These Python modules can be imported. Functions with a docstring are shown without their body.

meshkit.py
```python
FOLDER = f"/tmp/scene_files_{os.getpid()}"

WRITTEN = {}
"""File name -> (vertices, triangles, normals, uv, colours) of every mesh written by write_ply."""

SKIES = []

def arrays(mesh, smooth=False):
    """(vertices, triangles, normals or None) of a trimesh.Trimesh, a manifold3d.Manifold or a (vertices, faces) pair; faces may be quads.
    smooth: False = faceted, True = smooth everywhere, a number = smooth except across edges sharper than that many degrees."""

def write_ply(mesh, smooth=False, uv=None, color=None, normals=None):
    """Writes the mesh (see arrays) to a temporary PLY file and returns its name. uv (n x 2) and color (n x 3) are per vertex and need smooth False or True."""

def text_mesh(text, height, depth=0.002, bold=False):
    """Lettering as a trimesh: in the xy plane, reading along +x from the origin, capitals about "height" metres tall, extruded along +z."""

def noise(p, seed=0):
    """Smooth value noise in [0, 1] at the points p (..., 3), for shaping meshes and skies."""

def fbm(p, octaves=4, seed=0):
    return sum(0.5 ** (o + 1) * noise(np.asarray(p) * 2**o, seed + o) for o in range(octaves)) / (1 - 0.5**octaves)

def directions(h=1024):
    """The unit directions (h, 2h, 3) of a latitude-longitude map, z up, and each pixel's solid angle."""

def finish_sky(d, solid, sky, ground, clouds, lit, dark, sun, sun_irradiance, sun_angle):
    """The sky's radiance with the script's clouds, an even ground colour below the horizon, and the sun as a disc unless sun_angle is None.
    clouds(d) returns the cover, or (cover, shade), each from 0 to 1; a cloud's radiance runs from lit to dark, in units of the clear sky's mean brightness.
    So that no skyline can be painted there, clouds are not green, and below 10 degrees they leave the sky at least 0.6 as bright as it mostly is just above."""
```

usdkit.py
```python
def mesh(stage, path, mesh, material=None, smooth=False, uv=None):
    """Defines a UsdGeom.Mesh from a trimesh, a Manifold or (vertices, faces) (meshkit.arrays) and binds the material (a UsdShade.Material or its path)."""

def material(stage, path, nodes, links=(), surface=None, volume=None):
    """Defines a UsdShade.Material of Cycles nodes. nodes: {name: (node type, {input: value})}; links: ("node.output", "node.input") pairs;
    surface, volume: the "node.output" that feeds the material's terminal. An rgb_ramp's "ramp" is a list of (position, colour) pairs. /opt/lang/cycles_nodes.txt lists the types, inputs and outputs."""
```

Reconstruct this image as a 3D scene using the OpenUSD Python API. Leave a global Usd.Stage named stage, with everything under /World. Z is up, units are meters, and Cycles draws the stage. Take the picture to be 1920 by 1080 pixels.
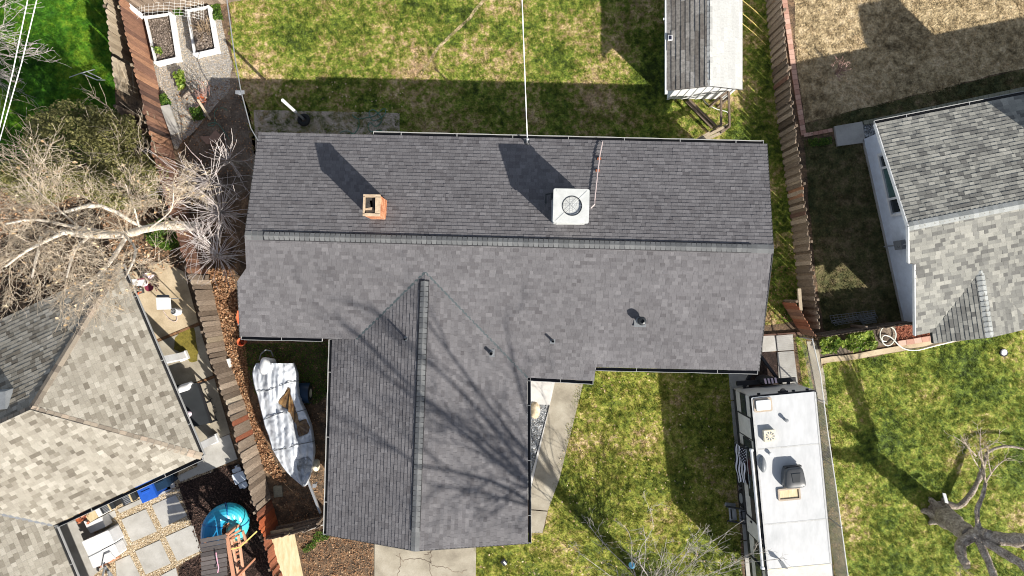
import math
import numpy as np
import trimesh
import usdkit
import meshkit
from shapely.geometry import Polygon, Point, LineString, box as sbox
from shapely.ops import unary_union
from shapely.prepared import prep
from shapely import affinity
from pxr import Usd, UsdGeom, UsdLux, UsdShade, Gf, Sdf, Vt

stage = Usd.Stage.CreateInMemory()
UsdGeom.SetStageUpAxis(stage, 'Z')
UsdGeom.SetStageMetersPerUnit(stage, 1.0)
UsdGeom.Xform.Define(stage, '/World')
UsdGeom.Scope.Define(stage, '/World/Looks')

# ---------------------------------------------------------------- camera, sky, sun, exposure
H = 27.0                       # the drone hovers 27 m above the yards and looks straight down
cam = UsdGeom.Camera.Define(stage, '/World/camera')
cam.CreateHorizontalApertureAttr(36.0)
cam.CreateVerticalApertureAttr(20.25)
cam.CreateFocalLengthAttr(24.0)
cam.CreateClippingRangeAttr(Gf.Vec2f(0.5, 2000.0))
cam.AddTranslateOp().Set(Gf.Vec3d(0, 0, H))
cam.CreateExposureAttr(0.92)

SUN = np.array([1.12, -1.09, 1.0])
SUN = SUN / np.linalg.norm(SUN)
sun_el, sun_rot = math.asin(SUN[2]), math.atan2(SUN[0], SUN[1])
usdkit.material(stage, '/World/Looks/sky', {
    'tex': ('sky_texture', {'sky_type': 'single_scattering', 'sun_disc': False, 'sun_elevation': sun_el, 'sun_rotation': sun_rot, 'altitude': 20.0, 'aerosol_density': 1.0}),
    'thin_haze': ('hsv', {'saturation': 0.62}),
    'bg': ('background_shader', {'strength': 0.085})}, [('tex.color', 'thin_haze.color'), ('thin_haze.color', 'bg.color')], surface='bg.background')
dome = UsdLux.DomeLight.Define(stage, '/World/sky')
UsdShade.MaterialBindingAPI.Apply(dome.GetPrim()).Bind(UsdShade.Material.Get(stage, '/World/Looks/sky'))
dome.GetPrim().SetCustomDataByKey('kind', 'structure')
sun = UsdLux.DistantLight.Define(stage, '/World/sun')
sun.CreateIntensityAttr(1.25)
sun.CreateAngleAttr(0.6)
sun.CreateNormalizeAttr(True)
sun.CreateColorAttr(Gf.Vec3f(1.0, 0.95, 0.87))
_x = np.cross([0, 0, 1.0], SUN); _x /= np.linalg.norm(_x)
_y = np.cross(SUN, _x)
sun.AddTransformOp().Set(Gf.Matrix4d(*_x, 0, *_y, 0, *SUN, 0, 0, 0, 0, 1))

# ---------------------------------------------------------------- helpers
K = 1.5 / 1920.0
RNG = np.random.default_rng(7)


def P(px, py, z=0.0):
    """The point of the place at height z seen at a position of the survey photograph."""
    s = (H - z) * K
    return np.array([(px - 960.0) * s, (540.0 - py) * s, z])


def G(pts, z=0.0):
    return [tuple(P(x, y, z)[:2]) for x, y in pts]


def unit(v):
    v = np.asarray(v, float)
    return v / (np.linalg.norm(v) + 1e-12)


LOCS, USED = {}, {}


def numbered(parent, name):
    n = USED.get((parent, name), 0)
    USED[(parent, name)] = n + 1
    return name if n == 0 else f'{name}_{n:03d}'


def tag(prim, label=None, cat=None, group=None, kind=None):
    for k, v in (('label', label), ('category', cat), ('group', group), ('kind', kind)):
        if v:
            prim.SetCustomDataByKey(k, v)
    return prim


def thing(name, label, cat, loc=(0, 0, 0), group=None):
    path = '/World/' + numbered('/World', name)
    x = UsdGeom.Xform.Define(stage, path)
    x.AddTranslateOp().Set(Gf.Vec3d(*map(float, loc)))
    LOCS[path] = np.array(loc, float)
    tag(x.GetPrim(), label, cat, group)
    return path


class MB:
    """Collects shapes that become one mesh."""

    def __init__(self):
        self.v, self.f, self.t, self.n = [], [], [], 0

    def add(self, v, f, tone=0.5):
        v, f = np.asarray(v, float), np.asarray(f, int)
        if len(f) and f.shape[1] == 4:
            f = np.vstack([f[:, [0, 1, 2]], f[:, [0, 2, 3]]])
        self.v.append(v); self.f.append(f + self.n); self.t.append(np.broadcast_to(np.asarray(tone, float), (len(v),)))
        self.n += len(v)
        return self

    def hexa(self, b, t, tone=0.5):
        """b: 4 bottom points counter-clockwise seen from above, t: 4 top points."""
        v = np.vstack([b, t])
        return self.add(v, [[0, 3, 2, 1], [4, 5, 6, 7], [0, 1, 5, 4], [1, 2, 6, 5], [2, 3, 7, 6], [3, 0, 4, 7]], tone)

    def box(self, c, size, rz=0.0, tone=0.5, tilt=None):
        a = np.array([[-1, -1], [1, -1], [1, 1], [-1, 1]]) * 0.5
        co, si = math.cos(rz), math.sin(rz)
        out = []
        for zz in (-0.5, 0.5):
            q = a * np.array(size[:2])
            out.append(np.column_stack([q[:, 0] * co - q[:, 1] * si, q[:, 0] * si + q[:, 1] * co, np.full(4, zz * size[2])]))
        b, t = out
        return self.hexa(b + c, t + c, tone)

    def beam(self, p0, p1, w, h, tone=0.5, up=(0, 0, 1)):
        p0, p1 = np.asarray(p0, float), np.asarray(p1, float)
        d = unit(p1 - p0)
        u = np.asarray(up, float)
        if abs(d @ unit(u)) > 0.95:
            u = np.array([1.0, 0, 0]) if abs(d[0]) < 0.9 else np.array([0, 1.0, 0])
        s = unit(np.cross(d, u)); n = np.cross(s, d)
        q = [(-1, -1), (1, -1), (1, 1), (-1, 1)]
        a = np.array([p0 + s * w / 2 * i + n * h / 2 * j for i, j in q])
        b = np.array([p1 + s * w / 2 * i + n * h / 2 * j for i, j in q])
        v = np.vstack([a, b])
        return self.add(v, [[0, 1, 2, 3], [4, 7, 6, 5], [0, 4, 5, 1], [1, 5, 6, 2], [2, 6, 7, 3], [3, 7, 4, 0]], tone)

    def prism(self, poly, z0, z1, tone=0.5, top=None):
        """poly: shapely polygon or list of xy; z1 may be a function of xy (sloped top), z0 too."""
        if not isinstance(poly, Polygon):
            poly = Polygon(poly)
        poly = poly.buffer(0)
        for g in getattr(poly, 'geoms', [poly]):
            if g.area < 1e-6:
                continue
            v2, f = trimesh.creation.triangulate_polygon(g, engine='earcut')
            fz = lambda z, q: np.array([z(x, y) for x, y in q]) if callable(z) else np.full(len(q), float(z))
            n = len(v2)
            tri = np.asarray(f)
            a, b, c = v2[tri[:, 0]], v2[tri[:, 1]], v2[tri[:, 2]]
            cr = (b[:, 0] - a[:, 0]) * (c[:, 1] - a[:, 1]) - (b[:, 1] - a[:, 1]) * (c[:, 0] - a[:, 0])
            tri = np.where((cr > 0)[:, None], tri, tri[:, ::-1])
            self.add(np.column_stack([v2, fz(z1, v2)]), tri, tone)
            self.add(np.column_stack([v2, fz(z0, v2)]), tri[:, ::-1], tone)
            for ring, flip in [(g.exterior, not g.exterior.is_ccw)] + [(r, r.is_ccw) for r in g.interiors]:
                q = np.array(ring.coords)[:-1]
                m = len(q)
                if flip:
                    q = q[::-1]
                i = np.arange(m); j = (i + 1) % m
                self.add(np.vstack([np.column_stack([q, fz(z0, q)]), np.column_stack([q, fz(z1, q)])]), np.column_stack([i, j, j + m, i + m]), tone)
        return self

    def sheet(self, poly, z, tone=0.5):
        if not isinstance(poly, Polygon) and not hasattr(poly, 'geoms'):
            poly = Polygon(poly)
        poly = poly.buffer(0)
        for g in getattr(poly, 'geoms', [poly]):
            if g.area < 1e-5:
                continue
            v2, f = trimesh.creation.triangulate_polygon(g, engine='earcut')
            tri = np.asarray(f)
            a, b, c = v2[tri[:, 0]], v2[tri[:, 1]], v2[tri[:, 2]]
            cr = (b[:, 0] - a[:, 0]) * (c[:, 1] - a[:, 1]) - (b[:, 1] - a[:, 1]) * (c[:, 0] - a[:, 0])
            tri = np.where((cr > 0)[:, None], tri, tri[:, ::-1])
            zz = np.array([z(x, y) for x, y in v2]) if callable(z) else np.full(len(v2), float(z))
            self.add(np.column_stack([v2, zz]), tri, tone)
        return self

    def tube(self, pts, radii, sides=6, tone=0.5, cap=True):
        p = np.asarray(pts, float)
        n = len(p)
        t = np.gradient(p, axis=0); t /= np.linalg.norm(t, axis=1, keepdims=True) + 1e-12
        ref = np.array([0, 0, 1.0]) if abs(t.mean(0) @ [0, 0, 1]) < 0.85 else np.array([1.0, 0, 0])
        a = np.cross(t, ref); a /= np.linalg.norm(a, axis=1, keepdims=True) + 1e-12
        b = np.cross(t, a)
        ang = np.arange(sides) * 2 * np.pi / sides
        r = np.broadcast_to(np.asarray(radii, float), (n,))
        v = p[:, None] + r[:, None, None] * (np.cos(ang)[None, :, None] * a[:, None] + np.sin(ang)[None, :, None] * b[:, None])
        v = v.reshape(-1, 3)
        i, j = np.meshgrid(np.arange(n - 1), np.arange(sides), indexing='ij')
        q = np.stack([i * sides + j, i * sides + (j + 1) % sides, (i + 1) * sides + (j + 1) % sides, (i + 1) * sides + j], -1).reshape(-1, 4)
        f = np.vstack([q[:, [0, 2, 1]], q[:, [0, 3, 2]]])
        if cap and sides > 3:
            k = np.arange(1, sides - 1)
            f = np.vstack([f, np.column_stack([np.zeros(sides - 2, int), k, k + 1]), (n - 1) * sides + np.column_stack([np.zeros(sides - 2, int), k + 1, k])])
        return self.add(v, f, tone)

    def lathe(self, prof, c, sides=20, tone=0.5, axis='z'):
        prof = np.asarray(prof, float)
        ang = np.arange(sides) * 2 * np.pi / sides
        n = len(prof)
        r, z = prof[:, 0], prof[:, 1]
        v = np.stack([r[:, None] * np.cos(ang), r[:, None] * np.sin(ang), np.broadcast_to(z[:, None], (n, sides))], -1).reshape(-1, 3)
        if axis == 'x':
            v = v[:, [2, 0, 1]]
        elif axis == 'y':
            v = v[:, [1, 2, 0]]
        i, j = np.meshgrid(np.arange(n - 1), np.arange(sides), indexing='ij')
        q = np.stack([i * sides + j, i * sides + (j + 1) % sides, (i + 1) * sides + (j + 1) % sides, (i + 1) * sides + j], -1).reshape(-1, 4)
        return self.add(v + np.asarray(c, float), q, tone)

    def grid(self, pts, tone=0.5, closed=False):
        """pts: (n, m, 3) array of a surface."""
        n, m = pts.shape[:2]
        i, j = np.meshgrid(np.arange(n - 1), np.arange(m if closed else m - 1), indexing='ij')
        q = np.stack([i * m + j, i * m + (j + 1) % m, (i + 1) * m + (j + 1) % m, (i + 1) * m + j], -1).reshape(-1, 4)
        return self.add(pts.reshape(-1, 3), q, tone)

    def build(self, name, mat, parent=None, smooth=False, label=None, cat=None, group=None, kind=None, tone=None):
        root = parent or '/World'
        path = root + '/' + numbered(root, name)
        v, f = np.vstack(self.v), np.vstack(self.f)
        off, q = np.zeros(3), root
        while q != '/World' and q:
            off = off + LOCS.get(q, 0)
            q = q.rpartition('/')[0]
        v = v - off
        m = usdkit.mesh(stage, path, (v, f), MAT[mat], smooth=smooth)
        m.CreateDoubleSidedAttr(True)
        if not smooth:
            UsdGeom.PrimvarsAPI(m).CreatePrimvar('tone', Sdf.ValueTypeNames.FloatArray, 'vertex').Set(Vt.FloatArray.FromNumpy(np.concatenate(self.t).astype(np.float32)))
        tag(m.GetPrim(), label, cat, group, kind)
        return path


# ---------------------------------------------------------------- materials
MAT = {}


def look(name, stops, drive='noise', scale=3.0, detail=5.0, rough=0.85, stretch=(1, 1, 1), var=0.25, vscale=25.0, bump=0.0, bscale=60.0, metallic=0.0, spec=0.25, translucent=0.0, coat=0.0, rz=0.0, w1=None, disp=0.02, patch=0.0, pscale=0.5, nrough=0.62, blotch=0.0):
    """A procedural surface. drive 'noise': colours run over a noise of the place; 'tone': over each piece's own tone."""
    n = {'geo': ('geometry', {}), 'map': ('mapping', {'scale': stretch, 'rotation': (0, 0, rz)}),
         'ramp': ('rgb_ramp', {'ramp': stops}),
         'n2': ('noise_texture', {'scale': vscale, 'detail': 4.0, 'roughness': 0.6}),
         'mr': ('map_range', {'from_min': 0.25, 'from_max': 0.75, 'to_min': 1 - var, 'to_max': 1 + var}),
         'mul': ('mix', {'mix_type': 'multiply', 'fac': 1.0}),
         'bsdf': ('principled_bsdf', {'roughness': rough, 'metallic': metallic, 'specular_ior_level': spec, 'coat_weight': coat})}
    l = [('geo.position', 'map.vector'), ('map.vector', 'n2.vector'), ('n2.fac', 'mr.value'), ('ramp.color', 'mul.color1'), ('mr.result', 'mul.color2'), ('mul.color', 'bsdf.base_color')]
    if drive == 'noise':
        n['n1'] = ('noise_texture', {'scale': scale, 'detail': detail, 'roughness': nrough})
        n['c'] = ('map_range', {'from_min': 0.3, 'from_max': 0.7, 'to_min': 0.0, 'to_max': 1.0, 'clamp': True})
        l += [('map.vector', 'n1.vector'), ('n1.fac', 'c.value'), ('c.result', 'ramp.fac')]
        if patch:
            n['n3'] = ('noise_texture', {'scale': pscale, 'detail': 3.0, 'roughness': 0.55})
            n['pm'] = ('map_range', {'from_min': 0.3, 'from_max': 0.7, 'to_min': -patch, 'to_max': patch})
            n['ad'] = ('math', {'math_type': 'add', 'use_clamp': True})
            l = [x for x in l if x != ('c.result', 'ramp.fac')]
            l += [('geo.position', 'n3.vector'), ('n3.fac', 'pm.value'), ('c.result', 'ad.value1'), ('pm.result', 'ad.value2'), ('ad.value', 'ramp.fac')]
    else:
        n['at'] = ('attribute', {'attribute': 'tone'})
        l += [('at.fac', 'ramp.fac')]
    if blotch:
        n['n5'] = ('noise_texture', {'scale': .55, 'detail': 5.0, 'roughness': 0.6})
        n['m5'] = ('map_range', {'from_min': 0.3, 'from_max': 0.7, 'to_min': 1 - blotch, 'to_max': 1 + blotch})
        n['x5'] = ('math', {'math_type': 'multiply'})
        l = [x for x in l if x != ('mr.result', 'mul.color2')]
        l += [('geo.position', 'n5.vector'), ('n5.fac', 'm5.value'), ('mr.result', 'x5.value1'), ('m5.result', 'x5.value2'), ('x5.value', 'mul.color2')]
    if bump:
        n['n4'] = ('noise_texture', {'scale': bscale, 'detail': 3.0, 'roughness': 0.6})
        n['bump'] = ('bump', {'strength': bump, 'distance': disp})
        l += [('map.vector', 'n4.vector'), ('n4.fac', 'bump.height'), ('bump.normal', 'bsdf.normal')]
    out = 'bsdf.BSDF'
    if translucent:
        n['tr'] = ('translucent_bsdf', {})
        n['mx'] = ('mix_closure', {'fac': translucent})
        l += [('mul.color', 'tr.color'), ('bsdf.BSDF', 'mx.closure1'), ('tr.BSDF', 'mx.closure2')]
        out = 'mx.closure'
    MAT[name] = usdkit.material(stage, '/World/Looks/' + name, n, l, surface=out)


def flat(name, c, rough=0.6, **kw):
    c = np.array(c, float)
    kw.setdefault('var', 0.12)
    look(name, [(0, tuple(c * 0.88)), (1, tuple(np.minimum(c * 1.1, 0.95)))], rough=rough, **kw)
# surfaces of the place
look('soil', [(0, (.06, .046, .034)), (.5, (.15, .115, .085)), (1, (.27, .215, .16))], scale=1.3, var=.5, vscale=14, bump=.9, bscale=20, disp=.04)
look('leafy_soil', [(0, (0.041, 0.032, 0.022)), (.5, (0.121, 0.081, 0.051)), (1, (0.270, 0.169, 0.095))], scale=2.5, var=.55, vscale=16, bump=.9, bscale=22, disp=.04)
GR = [(0, (.045, .068, .011)), (.28, (.115, .162, .019)), (.48, (.195, .228, .032)), (.66, (.33, .275, .095)), (1, (.54, .39, .24))]
GF = [(0, (.045, .070, .011)), (.3, (.108, .155, .018)), (.6, (.20, .232, .033)), (.82, (.30, .285, .066)), (1, (.44, .345, .175))]
GY = [(0, (.048, .066, .011)), (.3, (.125, .158, .019)), (.6, (.238, .248, .037)), (.82, (.335, .29, .08)), (1, (.49, .37, .2))]
LK = dict(scale=4.5, detail=6, nrough=.72, var=.5, vscale=13, patch=.42, pscale=.42)
look('lawn', GR, bump=.9, bscale=16, disp=.05, **LK)
look('grass_blade', GR, rough=.6, translucent=.3, **LK)
look('front_turf', GY, bump=.9, bscale=16, disp=.05, **LK)
look('front_yard_blade', GY, rough=.6, translucent=.3, **LK)
look('front_lawn_turf', GF, bump=.9, bscale=16, disp=.05, **LK)
look('front_blade', GF, rough=.6, translucent=.3, **LK)
LU = [(0, (.018, .075, .004)), (.5, (.06, .18, .008)), (1, (.19, .30, .02))]
LK = dict(scale=3, detail=6, nrough=.7, var=.45, vscale=13, patch=.3, pscale=.5)
look('lush_lawn', LU, bump=.9, bscale=16, disp=.05, **LK)
look('lush_blade', LU, rough=.6, translucent=.3, **LK)
DR = [(0, (.15, .112, .06)), (.45, (.39, .30, .17)), (1, (.60, .475, .305))]
LK = dict(scale=3, detail=7, nrough=.74, var=.5, vscale=11, patch=.25, pscale=.35)
look('dry_lawn', DR, bump=1.0, bscale=12, disp=.07, **LK)
look('dry_blade', DR, rough=.7, translucent=.2, **LK)
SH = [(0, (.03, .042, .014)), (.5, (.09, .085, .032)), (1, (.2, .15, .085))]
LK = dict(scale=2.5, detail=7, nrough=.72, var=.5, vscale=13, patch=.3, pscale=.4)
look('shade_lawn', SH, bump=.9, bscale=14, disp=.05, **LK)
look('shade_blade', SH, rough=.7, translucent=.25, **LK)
look('gravel', [(0, (.13, .12, .105)), (.5, (.27, .25, .225)), (1, (.46, .44, .41))], scale=24, detail=3, var=.5, vscale=42, bump=1.0, bscale=36, disp=.03)
look('pebble', [(0, (0.238, 0.170, 0.093)), (.5, (0.425, 0.340, 0.221)), (1, (0.595, 0.510, 0.383))], scale=22, detail=3, var=.5, vscale=36, bump=1.0, bscale=34, disp=.03)
look('pebble_stone', [(0, (0.160, 0.112, 0.064)), (.35, (0.336, 0.248, 0.144)), (.7, (0.496, 0.400, 0.272)), (1, (0.640, 0.592, 0.512))], drive='tone', var=.15)
look('grey_stone', [(0, (.04, .045, .05)), (.4, (.17, .18, .19)), (.75, (.34, .35, .36)), (1, (.6, .6, .6))], drive='tone', var=.15)
look('mulch', [(0, (.010, .006, .005)), (.5, (.028, .017, .013)), (1, (.06, .038, .03))], scale=5, var=.5, vscale=22, bump=1.0, bscale=26, disp=.04)
look('red_mulch', [(0, (.1, .03, .02)), (.5, (.25, .09, .055)), (1, (.42, .18, .11))], scale=14, var=.5, vscale=22, bump=1.0, bscale=26, disp=.04)
look('chip', [(0, (.025, .015, .012)), (.5, (.07, .04, .03)), (1, (.16, .1, .08))], drive='tone', var=.2)
look('red_chip', [(0, (.12, .035, .02)), (.5, (.3, .1, .06)), (1, (.48, .22, .13))], drive='tone', var=.2)
look('concrete', [(0, (0.204, 0.178, 0.136)), (.5, (0.306, 0.272, 0.212)), (1, (0.391, 0.357, 0.289))], scale=1.1, detail=8, var=.14, vscale=30, bump=.25, bscale=80)
look('pale_concrete', [(0, (0.302, 0.288, 0.259)), (.5, (0.374, 0.360, 0.331)), (1, (0.432, 0.418, 0.389))], scale=1.6, detail=7, var=.1, vscale=30, bump=.2, bscale=80)
look('warm_concrete', [(0, (.30, .235, .15)), (.5, (.43, .345, .23)), (1, (.52, .43, .3))], scale=1.2, detail=8, var=.14, vscale=24, bump=.2, bscale=80)
look('white_concrete', [(0, (0.440, 0.424, 0.400)), (1, (0.560, 0.544, 0.520))], scale=2, var=.08, bump=.15, bscale=70)
look('algae', [(0, (.09, .075, .012)), (1, (.2, .16, .03))], scale=6, var=.3)
look('joint_wood', [(0, (.1, .05, .025)), (1, (.26, .14, .07))], scale=9, var=.3, vscale=50)
look('brick_edge', [(0, (.3, .16, .12)), (.5, (.42, .24, .18)), (1, (.52, .34, .27))], drive='tone', var=.2, vscale=40, bump=.3)
look('chimney_brick', [(0, (.26, .09, .045)), (.5, (.42, .18, .09)), (1, (.58, .31, .18))], drive='tone', var=.2, vscale=40, bump=.3)
look('mortar', [(0, (.34, .25, .17)), (1, (.5, .39, .27))], scale=6, var=.15, bump=.3)
look('soot', [(0, (.015, .014, .013)), (1, (.06, .055, .05))], scale=8, var=.3)
# roofing
look('main_shingle', [(0, (.088, .083, .087)), (.5, (.122, .117, .122)), (1, (.158, .152, .157))], drive='tone', var=.3, vscale=48, bump=.35, bscale=170, spec=.2, blotch=.10)
look('main_cap', [(0, (.115, .118, .12)), (1, (.165, .168, .168))], drive='tone', var=.2, vscale=55, bump=.3, bscale=170, spec=.2)
look('left_shingle', [(0, (.125, .108, .085)), (.35, (.2, .18, .145)), (.7, (.285, .262, .218)), (1, (.365, .34, .29))], drive='tone', var=.24, vscale=45, bump=.35, bscale=150, spec=.2, blotch=.10)
look('right_shingle', [(0, (0.106, 0.104, 0.097)), (.35, (0.167, 0.165, 0.151)), (.7, (0.233, 0.229, 0.204)), (1, (0.317, 0.308, 0.273))], drive='tone', var=.22, vscale=45, bump=.35, bscale=150, spec=.2, blotch=.10)
look('shed_shingle', [(0, (.2, .19, .175)), (.5, (.3, .29, .27)), (1, (.4, .39, .37))], drive='tone', var=.3, vscale=20, bump=.4, bscale=120, spec=.2)
look('underlay', [(0, (.03, .03, .03)), (1, (.05, .05, .05))], var=.2)
flat('flashing', (.055, .07, .075), rough=.55)
flat('black_metal', (.02, .02, .022), rough=.45)
flat('white_paint', (0.629, 0.629, 0.620), rough=.5, var=.06)
flat('white_metal', (.47, .48, .465), rough=.4, var=.06)
look('rv_white', [(0, (.34, .35, .355)), (.45, (.43, .435, .44)), (1, (.49, .495, .5))], scale=.9, detail=8, var=.07, vscale=6, stretch=(1, .35, 1), rough=.5, nrough=.74)
flat('stucco', (0.496, 0.496, 0.480), rough=.85, var=.06, bump=.3, bscale=90)
flat('blue_stucco', (.6, .65, .72), rough=.85, var=.06, bump=.3, bscale=70)
flat('galvanised', (.4, .41, .42), rough=.4, metallic=.6)
flat('grey_metal', (.2, .21, .22), rough=.45, metallic=.3)
flat('dark_plastic', (.03, .033, .036), rough=.35)
flat('grey_plastic', (.16, .17, .18), rough=.4)
flat('tyre', (.018, .018, .018), rough=.8)
flat('cream_plastic', (.62, .56, .42), rough=.5)
flat('white_plastic', (0.624, 0.624, 0.624), rough=.4, var=.03)
flat('pale_blue_plastic', (.55, .6, .68), rough=.45, var=.04)
flat('blue_plastic', (.02, .09, .42), rough=.35, var=.08)
flat('navy_plastic', (.012, .03, .06), rough=.35)
look('teal_plastic', [(0, (.008, .10, .30)), (.4, (.012, .19, .38)), (.65, (.025, .34, .43)), (1, (.08, .46, .48))], drive='tone', rough=.3, var=.1, vscale=3, spec=.4)
flat('maroon', (.2, .035, .06), rough=.5)
flat('pink', (.62, .3, .38), rough=.5)
flat('orange_plastic', (.6, .14, .06), rough=.45)
flat('hose_white', (.66, .68, .6), rough=.5)
flat('hose_green', (.09, .2, .15), rough=.5)
flat('copper_pipe', (.5, .41, .39), rough=.4)
flat('yellow_strap', (.62, .5, .16), rough=.6)
flat('rope', (.05, .055, .06), rough=.7)
flat('black_cable', (.06, .06, .06), rough=.6)
flat('white_cable', (.7, .7, .68), rough=.5)
flat('glass_dark', (.018, .022, .024), rough=.08, spec=.6)
flat('glass_green', (.05, .09, .085), rough=.1, spec=.6)
flat('solar_cell', (.012, .014, .03), rough=.15, spec=.6)
flat('tan_cushion', (.27, .17, .125), rough=.85)
look('fence_grey', [(0, (.08, .058, .042)), (.4, (.165, .125, .092)), (.8, (.26, .205, .155)), (1, (.36, .285, .215))], drive='tone', var=.5, vscale=5, stretch=(9, 9, 1.1), bump=.5, bscale=9)
look('fence_brown', [(0, (.06, .036, .03)), (.5, (.19, .10, .068)), (1, (.36, .19, .11))], drive='tone', var=.45, vscale=5, stretch=(9, 9, 1.1), bump=.5, bscale=9)
look('fence_pale', [(0, (0.216, 0.171, 0.117)), (.5, (0.342, 0.279, 0.198)), (1, (0.468, 0.396, 0.297))], drive='tone', var=.35, vscale=5, stretch=(9, 9, 1.1), bump=.5, bscale=9)
look('fence_red', [(0, (.13, .05, .03)), (.5, (.24, .085, .045)), (1, (.44, .17, .09))], drive='tone', var=.4, vscale=5, stretch=(9, 9, 1.1), bump=.5, bscale=9)
look('rusty_red', [(0, (.3, .075, .03)), (1, (.52, .14, .05))], drive='tone', var=.25, vscale=8)
look('red_cedar', [(0, (.3, .12, .065)), (.5, (.42, .2, .12)), (1, (.56, .33, .22))], drive='tone', var=.2, vscale=8, stretch=(4, 4, 4))
look('plywood', [(0, (0.451, 0.353, 0.197)), (.5, (0.541, 0.443, 0.271)), (1, (0.599, 0.508, 0.344))], scale=2, detail=6, var=.12, vscale=6, stretch=(5, 1, 1), rough=.7)
look('bark_grey', [(0, (.11, .085, .065)), (.5, (.26, .215, .17)), (1, (.44, .385, .325))], scale=5, detail=8, nrough=.72, var=.45, vscale=20, bump=1.0, bscale=16, disp=.06)
look('bark_pale', [(0, (.36, .31, .25)), (.5, (.54, .48, .4)), (1, (.68, .63, .55))], scale=6, detail=5, var=.3, vscale=20, bump=.5, bscale=26)
look('twig_pale', [(0, (.24, .185, .125)), (.5, (.37, .305, .225)), (1, (.52, .455, .37))], scale=5, var=.3, vscale=10)
look('twig_grey', [(0, (.2, .18, .155)), (.5, (.32, .29, .255)), (1, (.44, .41, .37))], scale=5, var=.3, vscale=10)
look('twig_mauve', [(0, (.3, .245, .225)), (.5, (.46, .41, .385)), (1, (.6, .555, .53))], scale=5, var=.25, vscale=10)
look('twig_red', [(0, (.2, .11, .095)), (.5, (.32, .2, .17)), (1, (.42, .3, .26))], scale=5, var=.3, vscale=10)
look('olive_leaf', [(0, (.07, .072, .022)), (.5, (.17, .165, .055)), (1, (.32, .29, .12))], drive='tone', var=.3, rough=.6, translucent=.3)
look('green_leaf', [(0, (.02, .055, .008)), (.5, (.06, .13, .014)), (1, (.17, .24, .03))], drive='tone', var=.25, rough=.5, translucent=.3)
look('lime_leaf', [(0, (.05, .11, .012)), (.5, (.17, .25, .03)), (1, (.36, .42, .09))], drive='tone', var=.2, rough=.5, translucent=.3)
look('dead_leaf', [(0, (.12, .06, .03)), (.4, (.27, .14, .07)), (.75, (.45, .26, .14)), (1, (.6, .45, .29))], drive='tone', var=.2, rough=.7, translucent=.15)
look('pale_leaf', [(0, (.3, .19, .1)), (.5, (.48, .35, .2)), (1, (.66, .55, .38))], drive='tone', var=.2, rough=.7, translucent=.15)
look('dry_stem', [(0, (.14, .095, .06)), (.5, (.26, .19, .12)), (1, (.4, .3, .2))], scale=8, var=.3)
look('tarp', [(0, (0.381, 0.408, 0.449)), (.5, (0.449, 0.469, 0.496)), (1, (0.503, 0.517, 0.530))], scale=2.5, detail=6, var=.07, vscale=9, rough=.45, spec=.4)
look('tarp_water', [(0, (.045, .02, .010)), (.5, (.12, .07, .03)), (1, (.2, .125, .055))], scale=5, detail=3, rough=.12, var=.2, spec=.5)
look('stained_tarp', [(0, (.12, .12, .11)), (.5, (.27, .28, .29)), (1, (.42, .45, .5))], scale=3, detail=4, rough=.4, var=.2)
look('play_roof', [(0, (.055, .048, .046)), (1, (.12, .105, .1))], drive='tone', var=.2, vscale=12)
look('rock', [(0, (.36, .29, .2)), (.5, (.5, .41, .28)), (1, (.62, .53, .4))], scale=6, var=.2, bump=.6, bscale=14)
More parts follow.
